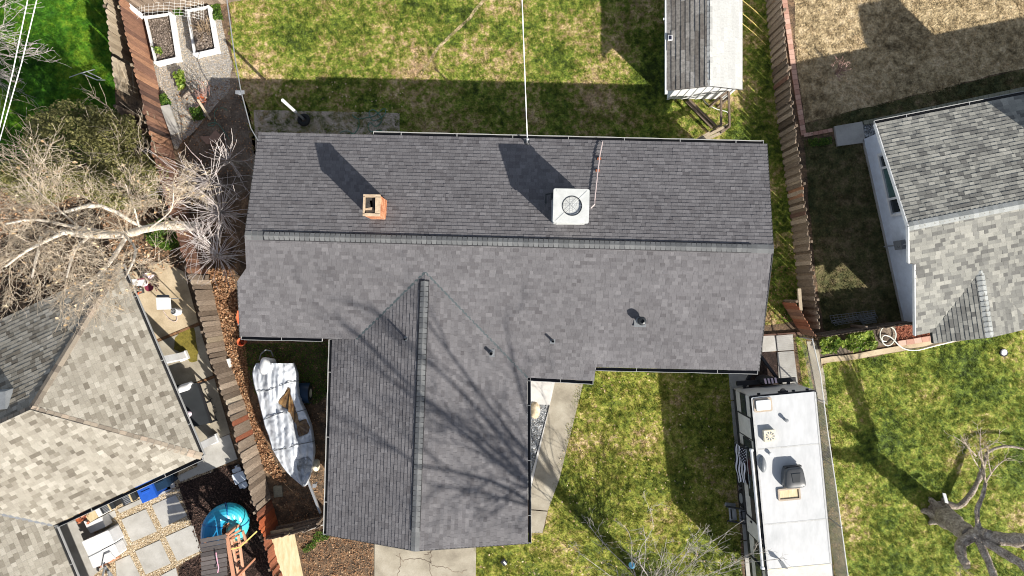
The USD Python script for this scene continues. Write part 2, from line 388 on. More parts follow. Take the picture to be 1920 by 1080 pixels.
look('paver', [(0, (.16, .16, .12)), (1, (.27, .26, .2))], scale=6, var=.2, bump=.4, bscale=30)
flat('rv_beige', (.5, .48, .45), rough=.5)
flat('rv_brown', (.045, .038, .034), rough=.5)
flat('rv_maroon', (.05, .012, .016), rough=.5)
flat('flag_white', (.6, .6, .68), rough=.8)
flat('flag_black', (.015, .015, .02), rough=.8)
flat('flag_blue', (.015, .02, .09), rough=.8)
flat('blind_glass', (.3, .4, .55), rough=.1, spec=.6)
flat('light_blue_glass', (.12, .4, .6), rough=.1, spec=.6)
flat('pink_white', (.75, .6, .66), rough=.5)

look('tan_gravel', [(0, (.28, .215, .165)), (.5, (.5, .4, .32)), (1, (.7, .59, .49))], scale=24, detail=3, var=.5, vscale=42, bump=1.0, bscale=36, disp=.03)
look('roof_sealant', [(0, (.33, .325, .31)), (.6, (.42, .42, .41)), (1, (.47, .47, .465))], scale=6, detail=6, nrough=.75, var=.12)
look('straw_litter', [(0, (.07, .055, .045)), (.5, (.2, .16, .13)), (1, (.42, .35, .29))], drive='tone', var=.2)
flat('seal_tan', (.36, .3, .235), rough=.7)
flat('ac_shell', (.05, .052, .055), rough=.3, spec=.5)
flat('gutter_paint', (.34, .34, .33), rough=.5)
# ---------------------------------------------------------------- the ground and what covers it
def ragged(poly, amp=0.05, step=0.25, seed=0):
    """A polygon whose edge wanders a little, as lawns and beds do."""
    poly = poly if isinstance(poly, Polygon) else Polygon(poly)
    ring = LineString(poly.exterior.coords)
    n = max(8, int(ring.length / step))
    p = np.array([ring.interpolate(i / n, normalized=True).coords[0] for i in range(n)])
    q = np.column_stack([p * 1.7, np.full(n, seed + .5)])
    o = np.column_stack([meshkit.fbm(q, 3, seed) - .5, meshkit.fbm(q + 31.7, 3, seed + 9) - .5]) * amp * 4
    return Polygon(p + o).buffer(0)


def structure(name, mat, poly, z, mb=None, kind='structure', label=None):
    m = mb or MB().sheet(poly, z)
    return m.build(name, mat, kind=kind, label=label)


def slab(name, mat, poly, z0, z1, kind='structure', label=None, parent=None):
    """A concrete slab with a small chamfer along its edge."""
    poly = poly if isinstance(poly, Polygon) else Polygon(poly)
    m = MB()
    m.prism(poly, z0, z1)
    return m.build(name, mat, parent, kind=None if parent else kind, label=label)


def scatter_in(poly, n, rng):
    pr, (x0, y0, x1, y1) = prep(poly), poly.bounds
    out = []
    while len(out) < n:
        q = rng.uniform((x0, y0), (x1, y1), (max(64, n), 2))
        out += [p for p in q if pr.contains(Point(p))]
    return np.array(out[:n])


def tuft(rng, blades, spread, height, width):
    m = MB()
    for _ in range(blades):
        a, r = rng.uniform(0, 2 * np.pi), spread * math.sqrt(rng.uniform(0, 1))
        b = np.array([r * math.cos(a), r * math.sin(a), 0])
        d = rng.uniform(0, 2 * np.pi)
        s = np.array([math.cos(d), math.sin(d), 0]) * width * rng.uniform(.6, 1.4)
        lean = np.array([math.cos(d + 1.57), math.sin(d + 1.57), 0]) * height * rng.uniform(.2, 1.1)
        h = height * rng.uniform(.45, 1.1)
        mid = b + lean * .4 + [0, 0, h * .65]
        m.add([b - s / 2, b + s / 2, mid + s * .45, mid - s * .45, b + lean + [0, 0, h]], [[0, 1, 2], [0, 2, 3], [3, 2, 4]])
    return m


def grass(name, label, mat, poly, per_m2, height, seed, spread=.09, width=.012, blades=16):
    rng = np.random.default_rng(seed)
    n = int(poly.area * per_m2)
    p = scatter_in(poly, n, rng)
    path = '/World/' + numbered('/World', name)
    pi = UsdGeom.PointInstancer.Define(stage, path)
    protos = []
    for k in range(4):
        m = tuft(rng, blades, spread, height * (.7 + .2 * k), width)
        q = f'{path}/tuft_{k:03d}' if k else f'{path}/tuft'
        mm = usdkit.mesh(stage, q, (np.vstack(m.v), np.vstack(m.f)), MAT[mat])
        mm.CreateDoubleSidedAttr(True)
        protos.append(Sdf.Path(q))
    pi.CreatePrototypesRel().SetTargets(protos)
    pi.CreateProtoIndicesAttr(Vt.IntArray.FromNumpy(rng.integers(0, 4, n).astype(np.int32)))
    pi.CreatePositionsAttr(Vt.Vec3fArray.FromNumpy(np.column_stack([p, np.full(n, .006)]).astype(np.float32)))
    a = rng.uniform(0, 2 * np.pi, n)
    pi.CreateOrientationsAttr(Vt.QuathArray([Gf.Quath(float(math.cos(x / 2)), 0.0, 0.0, float(math.sin(x / 2))) for x in a]))
    clump = meshkit.fbm(np.column_stack([p * 2.2, np.zeros(n)]), 3, seed)
    s = (.55 + 1.0 * clump) * rng.uniform(.7, 1.3, n)
    pi.CreateScalesAttr(Vt.Vec3fArray.FromNumpy(np.column_stack([s, s, s]).astype(np.float32)))
    tag(pi.GetPrim(), label, 'grass', kind='stuff')


def leaves(name, label, mat, poly, n, size, seed, z=.012, cat='leaves', pts=None, parent=None, curl=.35, tilt=.5, zs=.03):
    rng = np.random.default_rng(seed)
    p = scatter_in(poly, n, rng) if pts is None else pts
    n = len(p)
    a = rng.uniform(0, 2 * np.pi, n)
    L = size * rng.uniform(.6, 1.4, n); W = L * rng.uniform(.45, .9, n)
    u = np.column_stack([np.cos(a), np.sin(a), rng.uniform(-tilt, tilt, n)])
    v = np.column_stack([-np.sin(a), np.cos(a), rng.uniform(-tilt, tilt, n)])
    c = np.column_stack([p[:, 0], p[:, 1], (p[:, 2] if p.shape[1] == 3 else z + rng.uniform(0, zs, n))])
    if p.shape[1] == 2:
        c[:, 2] += L * .35 * tilt
    up = np.array([0, 0, 1.0]) * (curl * W)[:, None]
    V = np.stack([c - u * L[:, None] / 2, c + v * W[:, None] / 2 + up, c + u * L[:, None] / 2, c - v * W[:, None] / 2 + up], 1).reshape(-1, 3)
    i = np.arange(n) * 4
    F = np.vstack([np.column_stack([i, i + 2, i + 1]), np.column_stack([i, i + 3, i + 2])])
    return MB().add(V, F, np.repeat(rng.beta(1.6, 1.6, n), 4)).build(name, mat, parent, label=label, cat=None if parent else cat, kind='stuff')


def stones(name, label, mat, poly, n, size, seed, z=.0, cat='gravel'):
    rng = np.random.default_rng(seed)
    p = scatter_in(poly, n, rng)
    base = trimesh.creation.icosahedron()
    bv, bf = np.array(base.vertices), np.array(base.faces)
    s = size * rng.uniform(.5, 1.3, n)
    a = rng.uniform(0, 2 * np.pi, n)
    R = np.zeros((n, 3, 3)); R[:, 0, 0] = np.cos(a); R[:, 0, 1] = -np.sin(a); R[:, 1, 0] = np.sin(a); R[:, 1, 1] = np.cos(a); R[:, 2, 2] = 1
    st = np.column_stack([s * rng.uniform(.8, 1.3, n), s * rng.uniform(.6, 1, n), s * rng.uniform(.4, .7, n)])
    V = np.einsum('nij,nkj->nki', R, bv[None] * st[:, None]) + np.column_stack([p, z + st[:, 2] * .4])[:, None]
    F = (bf[None] + (np.arange(n) * len(bv))[:, None, None]).reshape(-1, 3)
    return MB().add(V.reshape(-1, 3), F, np.repeat(rng.beta(1.4, 1.4, n), len(bv))).build(name, mat, label=label, cat=cat, kind='stuff')


R = Polygon
structure('ground', 'leafy_soil', R([(-150, -150), (150, -150), (150, 150), (-150, 150)]), 0.0)

# lawns
back_lawn = ragged(G([(418, -160), (1434, -160), (1441, 12), (1450, 125), (1464, 250), (1477, 345), (1487, 420), (1497, 520), (1503, 600), (1418, 612), (1400, 480), (1380, 360), (520, 330), (476, 290), (462, 205), (438, 118)]), .06, seed=3)
structure('back_lawn', 'lawn', back_lawn, .004)
front_lawn = ragged(G([(1098, 640), (1372, 640), (1374, 760), (1380, 880), (1388, 1000), (1398, 1200), (893, 1200), (893, 1000), (1018, 1000)]), .03, seed=5)
structure('front_lawn', 'front_turf', front_lawn, .004)
right_lawn = ragged(G([(1536, 692), (1560, 676), (1640, 669), (1700, 657), (1760, 641), (1812, 634), (1990, 590), (2160, 560), (2160, 1240), (1612, 1240), (1590, 1080), (1566, 900), (1552, 790)]), .03, seed=6)
structure('right_lawn', 'front_lawn_turf', right_lawn, .004)
lush = ragged(G([(-200, -160), (198, -160), (203, 20), (212, 150), (222, 270), (60, 350), (-200, 350)]), .08, seed=7)
structure('left_lawn', 'lush_lawn', lush, .004)
dry = ragged(G([(1480, -160), (2160, -160), (2160, 60), (1920, 128), (1700, 183), (1510, 232), (1495, 130)]), .05, seed=8)
structure('dry_yard', 'dry_lawn', dry, .004)
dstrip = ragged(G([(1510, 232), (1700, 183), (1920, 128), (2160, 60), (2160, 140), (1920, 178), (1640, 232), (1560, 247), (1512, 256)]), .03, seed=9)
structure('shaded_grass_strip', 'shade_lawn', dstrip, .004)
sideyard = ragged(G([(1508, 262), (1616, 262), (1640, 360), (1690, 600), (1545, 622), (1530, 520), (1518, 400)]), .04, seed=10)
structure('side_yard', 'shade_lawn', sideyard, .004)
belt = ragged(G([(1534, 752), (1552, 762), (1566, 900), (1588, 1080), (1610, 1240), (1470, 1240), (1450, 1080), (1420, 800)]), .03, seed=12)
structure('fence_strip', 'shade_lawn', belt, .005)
grass('grass', 'thin grass strip between the trailer and the chain link fence', 'grass_blade', belt.intersection(R(G([(1500, 740), (1620, 740), (1620, 1110), (1500, 1110)]))), 45, .05, 19)
structure('dark_soil', 'mulch', R(G([(1403, 660), (1456, 660), (1461, 730), (1464, 745), (1405, 748)])), .006)
strip = R(G([(1492, 632), (1510, 632), (1522, 715), (1530, 745), (1508, 745)]))
structure('grass_strip', 'lawn', strip, .004)

grass('grass', 'patchy green and tan lawn behind the grey house', 'grass_blade', back_lawn.intersection(R(G([(380, -40), (1530, -40), (1530, 620), (380, 620)]))), 75, .05, 11)
grass('grass', 'green lawn with fallen leaves between the house and the white trailer', 'front_yard_blade', front_lawn.intersection(R(G([(860, 640), (1420, 640), (1420, 1110), (860, 1110)]))), 75, .05, 12)
grass('grass', 'sunny lawn around the bare tree right of the white trailer', 'front_blade', right_lawn.intersection(R(G([(1500, 580), (1960, 580), (1960, 1110), (1500, 1110)]))), 75, .05, 13)
grass('grass', 'bright lush grass in the top left corner yard', 'lush_blade', lush.intersection(R(G([(-30, -30), (240, -30), (240, 360), (-30, 360)]))), 85, .07, 14)
grass('grass', 'dry tan grass in the upper right yard', 'dry_blade', dry.intersection(R(G([(1470, -30), (1960, -30), (1960, 260), (1470, 260)]))), 60, .045, 15)
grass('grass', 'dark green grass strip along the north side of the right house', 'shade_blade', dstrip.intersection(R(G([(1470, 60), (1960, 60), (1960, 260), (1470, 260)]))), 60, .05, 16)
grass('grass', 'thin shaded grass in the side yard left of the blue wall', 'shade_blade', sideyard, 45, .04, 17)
grass('grass', 'narrow grass strip beside the concrete pads near the trailer hitch', 'grass_blade', strip, 70, .05, 18)

structure('worn_track', 'dry_lawn', ragged(LineString(G([(915, -10), (880, 34), (850, 62), (822, 90), (800, 120), (780, 152)])).buffer(.06), .05, .12, 5), .012)
# gravel garden, side strip, mulch
gravel_bed = ragged(G([(262, 14), (405, -10), (425, 80), (436, 118), (430, 170), (400, 205), (372, 240), (345, 262), (330, 285), (322, 262), (314, 236), (300, 170), (287, 130), (275, 80)]), .04, seed=20)
structure('gravel_bed', 'gravel', gravel_bed, .008)
soil_bed = ragged(G([(436, 118), (470, 220), (478, 250), (500, 330), (380, 420), (330, 300), (372, 240), (400, 205), (430, 170)]), .05, seed=21)
structure('soil_bed', 'soil', soil_bed, .004)
gravel_pad = R(G([(476, 206), (749, 212), (750, 300), (480, 300)]))
structure('gravel_pad', 'tan_gravel', gravel_pad, .008)
side_strip = ragged(G([(352, 440), (392, 400), (470, 440), (470, 640), (640, 640), (630, 985), (516, 985), (507, 935), (490, 870), (458, 760), (425, 665), (401, 557), (380, 500)]), .03, seed=22)
structure('side_strip', 'leafy_soil', side_strip, .006)
frontdirt = ragged(G([(540, 1010), (612, 985), (640, 1010), (703, 1010), (703, 1200), (560, 1200)]), .03, seed=23)
structure('front_dirt', 'leafy_soil', frontdirt, .006)
mulch = ragged(G([(328, 905), (394, 882), (448, 866), (476, 905), (492, 960), (520, 1090), (530, 1200), (300, 1200), (340, 1060), (378, 1040)]), .02, seed=24)
structure('mulch_bed', 'mulch', mulch, .006)
redbed = R(G([(1678, 606), (1765, 606), (1800, 620), (1696, 648), (1682, 640)]))
structure('red_mulch_bed', 'red_mulch', redbed, .006)
plantbed = R(G([(1532, 632), (1560, 620), (1692, 602), (1700, 640), (1640, 650), (1560, 668), (1535, 672)]))
structure('plant_bed', 'soil', plantbed, .005)

# concrete
slab('driveway', 'concrete', R(G([(703, 980), (893, 980), (891, 1240), (701, 1240)])), -.05, .03)
rk = np.random.default_rng(77)
for i, pts in enumerate(([(812, 1090), (806, 1060), (811, 1042), (800, 1020)], [(810, 1056), (785, 1046), (760, 1049), (740, 1040)], [(811, 1060), (835, 1063), (858, 1072), (880, 1070)], [(800, 1040), (812, 1030), (815, 1018)], [(740, 1090), (752, 1060), (748, 1030)])):
    q = []
    for a, b in zip(pts[:-1], pts[1:]):
        for t in np.linspace(0, 1, 7)[:-1]:
            q.append(P(a[0] + (b[0] - a[0]) * t + rk.normal(0, 1.4), a[1] + (b[1] - a[1]) * t + rk.normal(0, 1.4))[:2])
    structure('driveway_crack', 'soil', LineString(q).buffer(.011), .0335)
for poly in ([(1044, 700), (1098, 700), (1048, 900), (1027, 957), (992, 954), (992, 935)], [(992, 956), (1026.5, 959), (1017, 999), (992, 999)]):
    slab('front_path', 'concrete', R(G(poly)), -.05, .035)
slab('path_kerb', 'white_concrete', R(G([(1037, 700), (1044, 700), (991, 936), (984, 936), (1030, 762)])), -.05, .06)
slab('porch', 'white_concrete', R(G([(970, 690), (1037, 690), (1031, 758), (970, 756)])), -.05, .12)
stone_bed = R(G([(960, 756), (1031, 758), (1028, 770), (985, 940), (960, 940)]))
structure('stone_bed', 'gravel', stone_bed, .006)
for poly in ([(1429, 630), (1453, 629), (1456, 658), (1429, 660)], [(1455, 629), (1486, 627), (1488, 656), (1457, 658)], [(1457, 660), (1488, 658), (1496, 722), (1461, 728)], [(1462, 730), (1496, 724), (1500, 790), (1466, 790)]):
    slab('concrete_pad', 'pale_concrete', R(G(poly)), -.05, .03)
for poly in ([(1365, 690), (1402, 690), (1404, 748), (1370, 750)], [(1370, 752), (1404, 750), (1416, 900), (1384, 905)], [(1384, 907), (1416, 902), (1424, 1010), (1394, 1012)], [(1394, 1014), (1424, 1012), (1440, 1200), (1408, 1200)]):
    slab('trailer_walk', 'pale_concrete', R(G(poly)), -.05, .035)
slab('side_path', 'concrete', R(G([(1512, 640), (1530, 640), (1545, 700), (1552, 760), (1534, 752), (1524, 700)])), -.05, .025)
edge = [(1538, 672), (1560, 668), (1600, 664), (1640, 656), (1700, 646), (1760, 637), (1812, 626), (1960, 596), (2160, 550)]
lo = [(x + 2, y + 10) for x, y in edge[::-1]]
slab('lawn_edging', 'warm_concrete', R(G(edge + lo + [(1540, 690)])), -.05, .05)
slab('back_step', 'pale_concrete', R(G([(1562, 238), (1614, 229), (1620, 268), (1568, 275)])), -.05, .12)
right_gravel = R(G([(1618, 233), (1652, 229), (1660, 262), (1622, 268)]))
structure('gravel_corner', 'gravel', right_gravel, .006)

# the left neighbour's patio: concrete fields with timber joints
slab('patio', 'warm_concrete', R(G([(200, 525), (307, 490), (346, 510), (372, 604), (282, 641), (230, 660)])), -.05, .03)
slab('patio', 'concrete', R(G([(232, 668), (283, 647), (374, 611), (400, 703), (365, 717), (290, 748)])), -.05, .03)
slab('patio', 'concrete', R(G([(290, 756), (366, 724), (402, 709), (432, 812), (392, 830), (330, 850)])), -.05, .03)
for a, b in (((232, 664), (374, 607)), ((290, 752), (402, 706))):
    MB().beam(P(*a, .012), P(*b, .012), .09, .05).build('timber_joint', 'joint_wood', kind='structure')
slab('white_slab', 'pale_concrete', R(G([(370, 838), (431, 814), (446, 860), (393, 882), (372, 890)])), -.05, .05)
MB().sheet(ragged(G([(330, 632), (345, 615), (365, 612), (373, 660), (372, 678), (358, 680), (346, 665), (326, 655)]), .05, .12, 4), .034).build('algae_stain', 'algae', kind='structure')

# the stepping slabs in pebbles
pebbles = R(G([(96, 968), (330, 880), (396, 868), (400, 884), (334, 908), (352, 960), (378, 1036), (330, 1062), (345, 1200), (100, 1200)]))
structure('pebble_bed', 'pebble', pebbles, .008)
pads = [[(228, 974), (274, 954), (295, 996), (248, 1016)], [(285, 947), (330, 927), (352, 966), (305, 990)], [(254, 1033), (301, 1012), (321, 1056), (274, 1077)],
        [(311, 1006), (362, 983), (378, 1032), (333, 1052)], [(217, 1052), (244, 1040), (266, 1084), (222, 1110)], [(220, 955), (262, 936), (318, 908), (323, 918), (226, 962)],
        [(331, 893), (377, 871), (390, 880), (340, 904)], [(300, 905), (322, 893), (331, 912), (306, 922)], [(205, 988), (222, 980), (240, 1022), (222, 1030)],
        [(190, 968), (216, 956), (219, 968), (195, 980)], [(284, 1088), (330, 1064), (345, 1120), (300, 1130)], [(100, 992), (165, 965), (200, 1060), (150, 1100), (120, 1060)]]
for q in pads:
    slab('stepping_slab', 'pale_concrete', R(G(q)).buffer(-.02).buffer(.015), -.04, .035)
allpads = unary_union([R(G(q)).buffer(.02) for q in pads])
stones('pebbles', 'tan pebbles between the pale stepping slabs of the lower left yard', 'pebble_stone', pebbles.difference(allpads).intersection(R(G([(150, 850), (410, 850), (410, 1100), (150, 1100)]))), 9000, .022, 31, .006)
stones('gravel', 'grey and black crushed stone in the bed beside the front path', 'grey_stone', stone_bed.intersection(R(G([(985, 740), (1040, 740), (1040, 960), (985, 960)]))), 2600, .026, 32, .006)
stones('gravel', 'bluish white stones at the corner of the right house', 'grey_stone', right_gravel, 700, .03, 33, .006)
stones('gravel', 'light grey gravel between the white planter boxes', 'pebble_stone', gravel_bed, 7000, .016, 34, .004)
leaves('bark_chips', 'dark brown bark chips around the blue slide', 'chip', mulch.intersection(R(G([(320, 850), (540, 850), (540, 1100), (320, 1100)]))), 7000, .05, 41, cat='mulch')
leaves('bark_chips', 'red bark chips in the bed before the right house', 'red_chip', redbed, 1500, .05, 42, cat='mulch')
# fallen leaves
leaves('fallen_leaves', 'orange brown leaves piled between the left fence and the covered boat', 'dead_leaf', R(G([(398, 545), (448, 560), (462, 650), (470, 750), (510, 850), (540, 905), (520, 900), (497, 880), (462, 765), (428, 668)])), 3600, .075, 51, zs=.08)
leaves('fallen_leaves', 'brown leaves under the bare mauve shrubs beside the left fence', 'dead_leaf', R(G([(392, 505), (440, 500), (446, 600), (412, 580)])), 900, .085, 52, zs=.1)
leaves('fallen_leaves', 'brown leaves scattered in the shade around the boat', 'dead_leaf', R(G([(450, 640), (620, 640), (612, 980), (520, 980), (500, 860)])), 900, .06, 53)
leaves('fallen_leaves', 'brown leaves on the dirt left of the driveway', 'dead_leaf', R(G([(560, 1000), (700, 1012), (700, 1090), (575, 1090)])), 1500, .05, 54)
leaves('fallen_leaves', 'pale leaves scattered on the front lawn', 'pale_leaf', front_lawn.intersection(R(G([(900, 700), (1390, 700), (1390, 1090), (900, 1090)]))), 420, .075, 55, z=.045)
leaves('fallen_leaves', 'pale leaves scattered on the back lawn in the shade of the roof', 'pale_leaf', R(G([(485, 150), (760, 155), (760, 212), (485, 212)])), 60, .09, 56, z=.045)
leaves('fallen_leaves', 'dead leaves in the gravel garden among the bare shrubs', 'dead_leaf', R(G([(330, 150), (470, 150), (480, 330), (340, 330)])), 700, .06, 57)
leaves('fallen_leaves', 'brown litter under the big pale tree', 'dead_leaf', R(G([(-20, 330), (300, 300), (345, 420), (345, 500), (240, 520), (-20, 600)])), 3000, .09, 58, zs=.12)
leaves('fallen_leaves', 'leaf litter in the narrow yard right of the house', 'dead_leaf', R(G([(1430, 500), (1490, 500), (1500, 610), (1425, 610)])), 260, .055, 59, z=.04)
leaves('weeds', 'low green weeds in the shaded strip around the boat', 'green_leaf', R(G([(452, 645), (622, 640), (615, 740), (590, 760), (480, 740)])), 5200, .05, 60, cat='weeds', zs=.08, tilt=.7)
leaves('weeds', 'yellow green weeds at the corner of the garage beside the white plank', 'green_leaf', R(G([(594, 998), (618, 994), (616, 1008), (600, 1012), (588, 1026), (574, 1034), (570, 1028), (586, 1016)])).buffer(.04), 650, .05, 61, cat='weeds', zs=.08, tilt=.7)
# ---------------------------------------------------------------- roofs of real shingles
class Plane:
    """z = z0 + m * (horizontal distance upslope of the line through p0)."""

    def __init__(self, p0, up, m, z0):
        self.p, self.u, self.m, self.z0 = np.asarray(p0, float)[:2], unit(np.asarray(up, float)[:2]), m, z0
        self.s = np.array([self.u[1], -self.u[0]])

    def z(self, x, y):
        return self.z0 + self.m * ((x - self.p[0]) * self.u[0] + (y - self.p[1]) * self.u[1])

    def seen(self, px, py):
        """Where the line of sight of a photograph position meets the plane."""
        z = self.z0
        for _ in range(40):
            q = P(px, py, z); z = self.z(q[0], q[1])
        return P(px, py, z)

    def poly(self, pts):
        return Polygon([self.seen(*q)[:2] for q in pts]).buffer(0)


def shingles(plane, poly, expo, wr, butt, rng, tone, phase=0.0):
    """Tabs of one roof face in courses from the eave up: (vertices, faces, tone, area)."""
    c = np.array(poly.exterior.coords) - plane.p
    t, s = c @ plane.u, c @ plane.s
    out, pr = [], prep(poly.buffer(1e-6))
    e = expo / math.sqrt(1 + plane.m ** 2)
    row, t0 = 0, t.min() - e * phase
    while t0 < t.max():
        x = s.min() - rng.uniform(0, wr[1])
        while x < s.max():
            w = rng.uniform(*wr)
            th = butt * rng.uniform(.75, 1.5)
            a = plane.p + plane.u * t0 + plane.s * x
            quad = [a, a + plane.s * (w - .004), a + plane.s * (w - .004) + plane.u * (e * 1.05), a + plane.u * (e * 1.05)]
            g = Polygon(quad)
            x += w
            if pr.contains(g):
                rings = [np.array(quad)]
            elif pr.intersects(g):
                h = g.intersection(poly)
                rings = [np.array(k.exterior.coords)[:-1] for k in getattr(h, 'geoms', [h]) if k.geom_type == 'Polygon' and k.area > 4e-4]
                rings = [r if Polygon(r).exterior.is_ccw else r[::-1] for r in rings]
            else:
                continue
            tn = tone(rng, row)
            for r in rings:
                if not LineString(np.vstack([r, r[:1]])).is_ring:
                    continue
                if not Polygon(r).exterior.is_ccw:
                    r = r[::-1]
                tt = (r - plane.p) @ plane.u - t0
                base = plane.z(r[:, 0], r[:, 1])
                top = base + .005 + (th - .004) * np.clip(1 - tt / (e * 1.05), 0, 1)
                n = len(r)
                v = np.vstack([np.column_stack([r, top]), np.column_stack([r, base - .004])])
                k = np.arange(1, n - 1); i = np.arange(n); j = (i + 1) % n
                f = np.vstack([np.column_stack([np.zeros(n - 2, int), k, k + 1]), np.column_stack([i + n, j + n, j]), np.column_stack([i + n, j, i])])
                out.append((v, f, tn, Polygon(r).area))
        t0 += e; row += 1
    return out


def lay(house, tabs, mat, first=300):
    """The shingles that show largest become parts of their own, the rest one part."""
    def seen(k):
        c = tabs[k][0].mean(0)
        q = c[:2] / (H - c[2]) / K
        return tabs[k][3] if abs(q[0]) < 955 and abs(q[1]) < 535 else -1
    order = sorted(range(len(tabs)), key=seen, reverse=True)
    for k in order[:first]:
        MB().add(*tabs[k][:3]).build('shingle', mat, house)
    m = MB()
    for k in order[first:]:
        m.add(*tabs[k][:3])
    if m.n:
        m.build('shingles', mat, house, kind='stuff')


def deck(m, plane, poly, thick=.16):
    m.prism(poly, lambda x, y: plane.z(x, y) - thick, lambda x, y: plane.z(x, y) - .002)


def line_on(plane_a, plane_b, p, d):
    """The point of the line p + k d (horizontal) where two planes are equally high."""
    f = lambda k: plane_a.z(*(p + d * k)) - plane_b.z(*(p + d * k))
    a, b = f(0.0), f(1.0)
    return p + d * (a / (a - b))


def gutter(house, a, b, out, white='gutter_paint', ends=True):
    """An open gutter along an eave from a to b; out points away from the wall."""
    a, b, o = np.asarray(a, float), np.asarray(b, float), np.array([*unit(out[:2]), 0])
    m = MB()
    m.beam(a + o * .115 + [0, 0, -.03], b + o * .115 + [0, 0, -.03], .013, .10)
    d = unit(b - a)
    for q in (a, b):
        m.beam(q + [0, 0, -.045], q + o * .115 + [0, 0, -.045], .015, .09)
    n = max(1, int(np.linalg.norm(b - a) / 2.0))
    for i in range(1, n + 1):
        q = a + (b - a) * (i - .5) / n
        m.beam(q + [0, 0, .012], q + o * .115 + [0, 0, .012], .02, .012)
    g = m.build('gutter', white, house)
    MB().beam(a + o * .06 + [0, 0, -.085], b + o * .06 + [0, 0, -.085], .1, .02).build('trough', 'black_metal', g)


def cap_row(house, a, b, n, wid, mat, rng, slope, thick=.03, name='ridge_cap'):
    """Overlapping cap shingles over a ridge or hip."""
    a, b = np.asarray(a, float), np.asarray(b, float)
    d = (b - a) / n
    s = unit(np.cross(unit(b - a), [0, 0, 1.0]))
    drop = np.array([0, 0, 1.0]) * slope * wid / 2
    for i in range(n):
        p, q = a + d * i, a + d * (i + 1.06)
        lift = np.array([0, 0, thick])
        l0 = lift; l1 = lift * .1
        V = np.array([p - s * wid / 2 - drop + l1, p + l1, p + s * wid / 2 - drop + l1, q - s * wid / 2 - drop + l0, q + l0, q + s * wid / 2 - drop + l0])
        low = V - np.array([0, 0, .04])
        v = np.vstack([V, low])
        f = [[0, 1, 4, 3], [1, 2, 5, 4], [3, 4, 10, 9], [4, 5, 11, 10], [0, 3, 9, 6], [2, 8, 11, 5], [0, 6, 7, 1], [1, 7, 8, 2]]
        MB().add(v, f, rng.uniform(0, 1)).build(name, mat, house)


# ---------------------------------------------------------------- the grey house
rng = np.random.default_rng(101)
eave_n = [P(485, 248, 2.5), P(1438, 270, 2.5)]
hd = unit(eave_n[1] - eave_n[0])[:2]
south = np.array([hd[1], -hd[0]])
NP = Plane(eave_n[0], south, .28, 2.5)
RL, RR = NP.seen(459, 441), NP.seen(1450, 467)
RZ = (RL[2] + RR[2]) / 2
NP.m *= (RZ - 2.5) / ((RL[2] + RR[2]) / 2 - 2.5)
SP = Plane(RL, -south, .28, RZ)
V0 = SP.seen(797, 510)
WR = P(778, 1033, V0[2])
wdir = unit(WR - V0)[:2]
east = np.array([-wdir[1], wdir[0]])
WP = Plane(V0, east, .28, V0[2])        # west face of the wing rises eastwards
EP = Plane(V0, -east, .28, V0[2])
q0, q1 = SP.seen(450, 631)[:2], SP.seen(620, 635)[:2]
VL = line_on(SP, WP, q0, q1 - q0)
q2, q3 = SP.seen(1000, 708.5)[:2], SP.seen(1114, 714)[:2]
VR = line_on(SP, EP, q2, q3 - q2)
south_poly = Polygon([RL[:2], RR[:2]] + [SP.seen(*q)[:2] for q in ((1423, 695), (1117, 688.5), (1114, 714))] + [VR, V0[:2], VL] + [SP.seen(*q)[:2] for q in ((450, 631), (445, 527), (462, 503))])
north_poly = Polygon([eave_n[0][:2], eave_n[1][:2], RR[:2], RL[:2]])
west_poly = Polygon([V0[:2], VL, WP.seen(623, 634)[:2], WP.seen(612, 1003)[:2], WR[:2]])
east_poly = Polygon([V0[:2], WR[:2], EP.seen(990, 1019)[:2], VR])
faces = [(NP, north_poly), (SP, south_poly), (WP, west_poly), (EP, east_poly)]
house = thing('house', 'long grey shingled house with a gabled front wing, in the middle', 'house', P(900, 560, 0))
plan = unary_union([p for _, p in faces]).buffer(.01)
walls = plan.buffer(-.55, join_style=2)
m = MB()
for pl, po in faces:
    deck(m, pl, po)
m.build('roof', 'underlay', house)
MB().prism(walls.buffer(-.05), 0, 2.2).build('wall', 'stucco', house)
for pl, po in faces:      # gable infill under each face
    pass
tone = lambda r, row: float(np.clip(r.normal(.58, .15) if r.uniform() < .7 else r.normal(.32, .14), 0, 1))
tabs = []
for pl, po in faces:
    tabs += shingles(pl, po, .131, (.10, .26), .018, rng, tone)
lay(house, tabs, 'main_shingle')
vent_a, vent_b = SP.seen(494, 441), SP.seen(1408, 466)
va = RL + (RR - RL) * ((vent_a - RL) @ (RR - RL) / ((RR - RL) @ (RR - RL)))
vb = RL + (RR - RL) * ((vent_b - RL) @ (RR - RL) / ((RR - RL) @ (RR - RL)))
for A, B, S in ((va, vb, .25), (V0 + (WR - V0) * .03, V0 + (WR - V0) * .93, .25)):
    s = unit(np.cross(unit(B - A), [0, 0, 1.0]))
    mm = MB()
    for sg in (-1, 1):
        o = s * sg * .16 - np.array([0, 0, .16 * S])
        mm.hexa([A + [0, 0, -.01], B + [0, 0, -.01], B + o + [0, 0, -.01], A + o + [0, 0, -.01]][::sg], [A + [0, 0, .05], B + [0, 0, .05], B + o + [0, 0, .05], A + o + [0, 0, .05]][::sg])
    mm.build('ridge_vent', 'black_metal', house)
cap_row(house, RL + [0, 0, .015], va + [0, 0, .015], 3, .3, 'main_cap', rng, .25, .02)
cap_row(house, va + [0, 0, .045], vb + [0, 0, .045], 96, .27, 'main_cap', rng, .28, .03)
cap_row(house, vb + [0, 0, .015], RR + [0, 0, .015], 4, .3, 'main_cap', rng, .25, .02)
w0, w1 = V0 + (WR - V0) * .03, V0 + (WR - V0) * .93
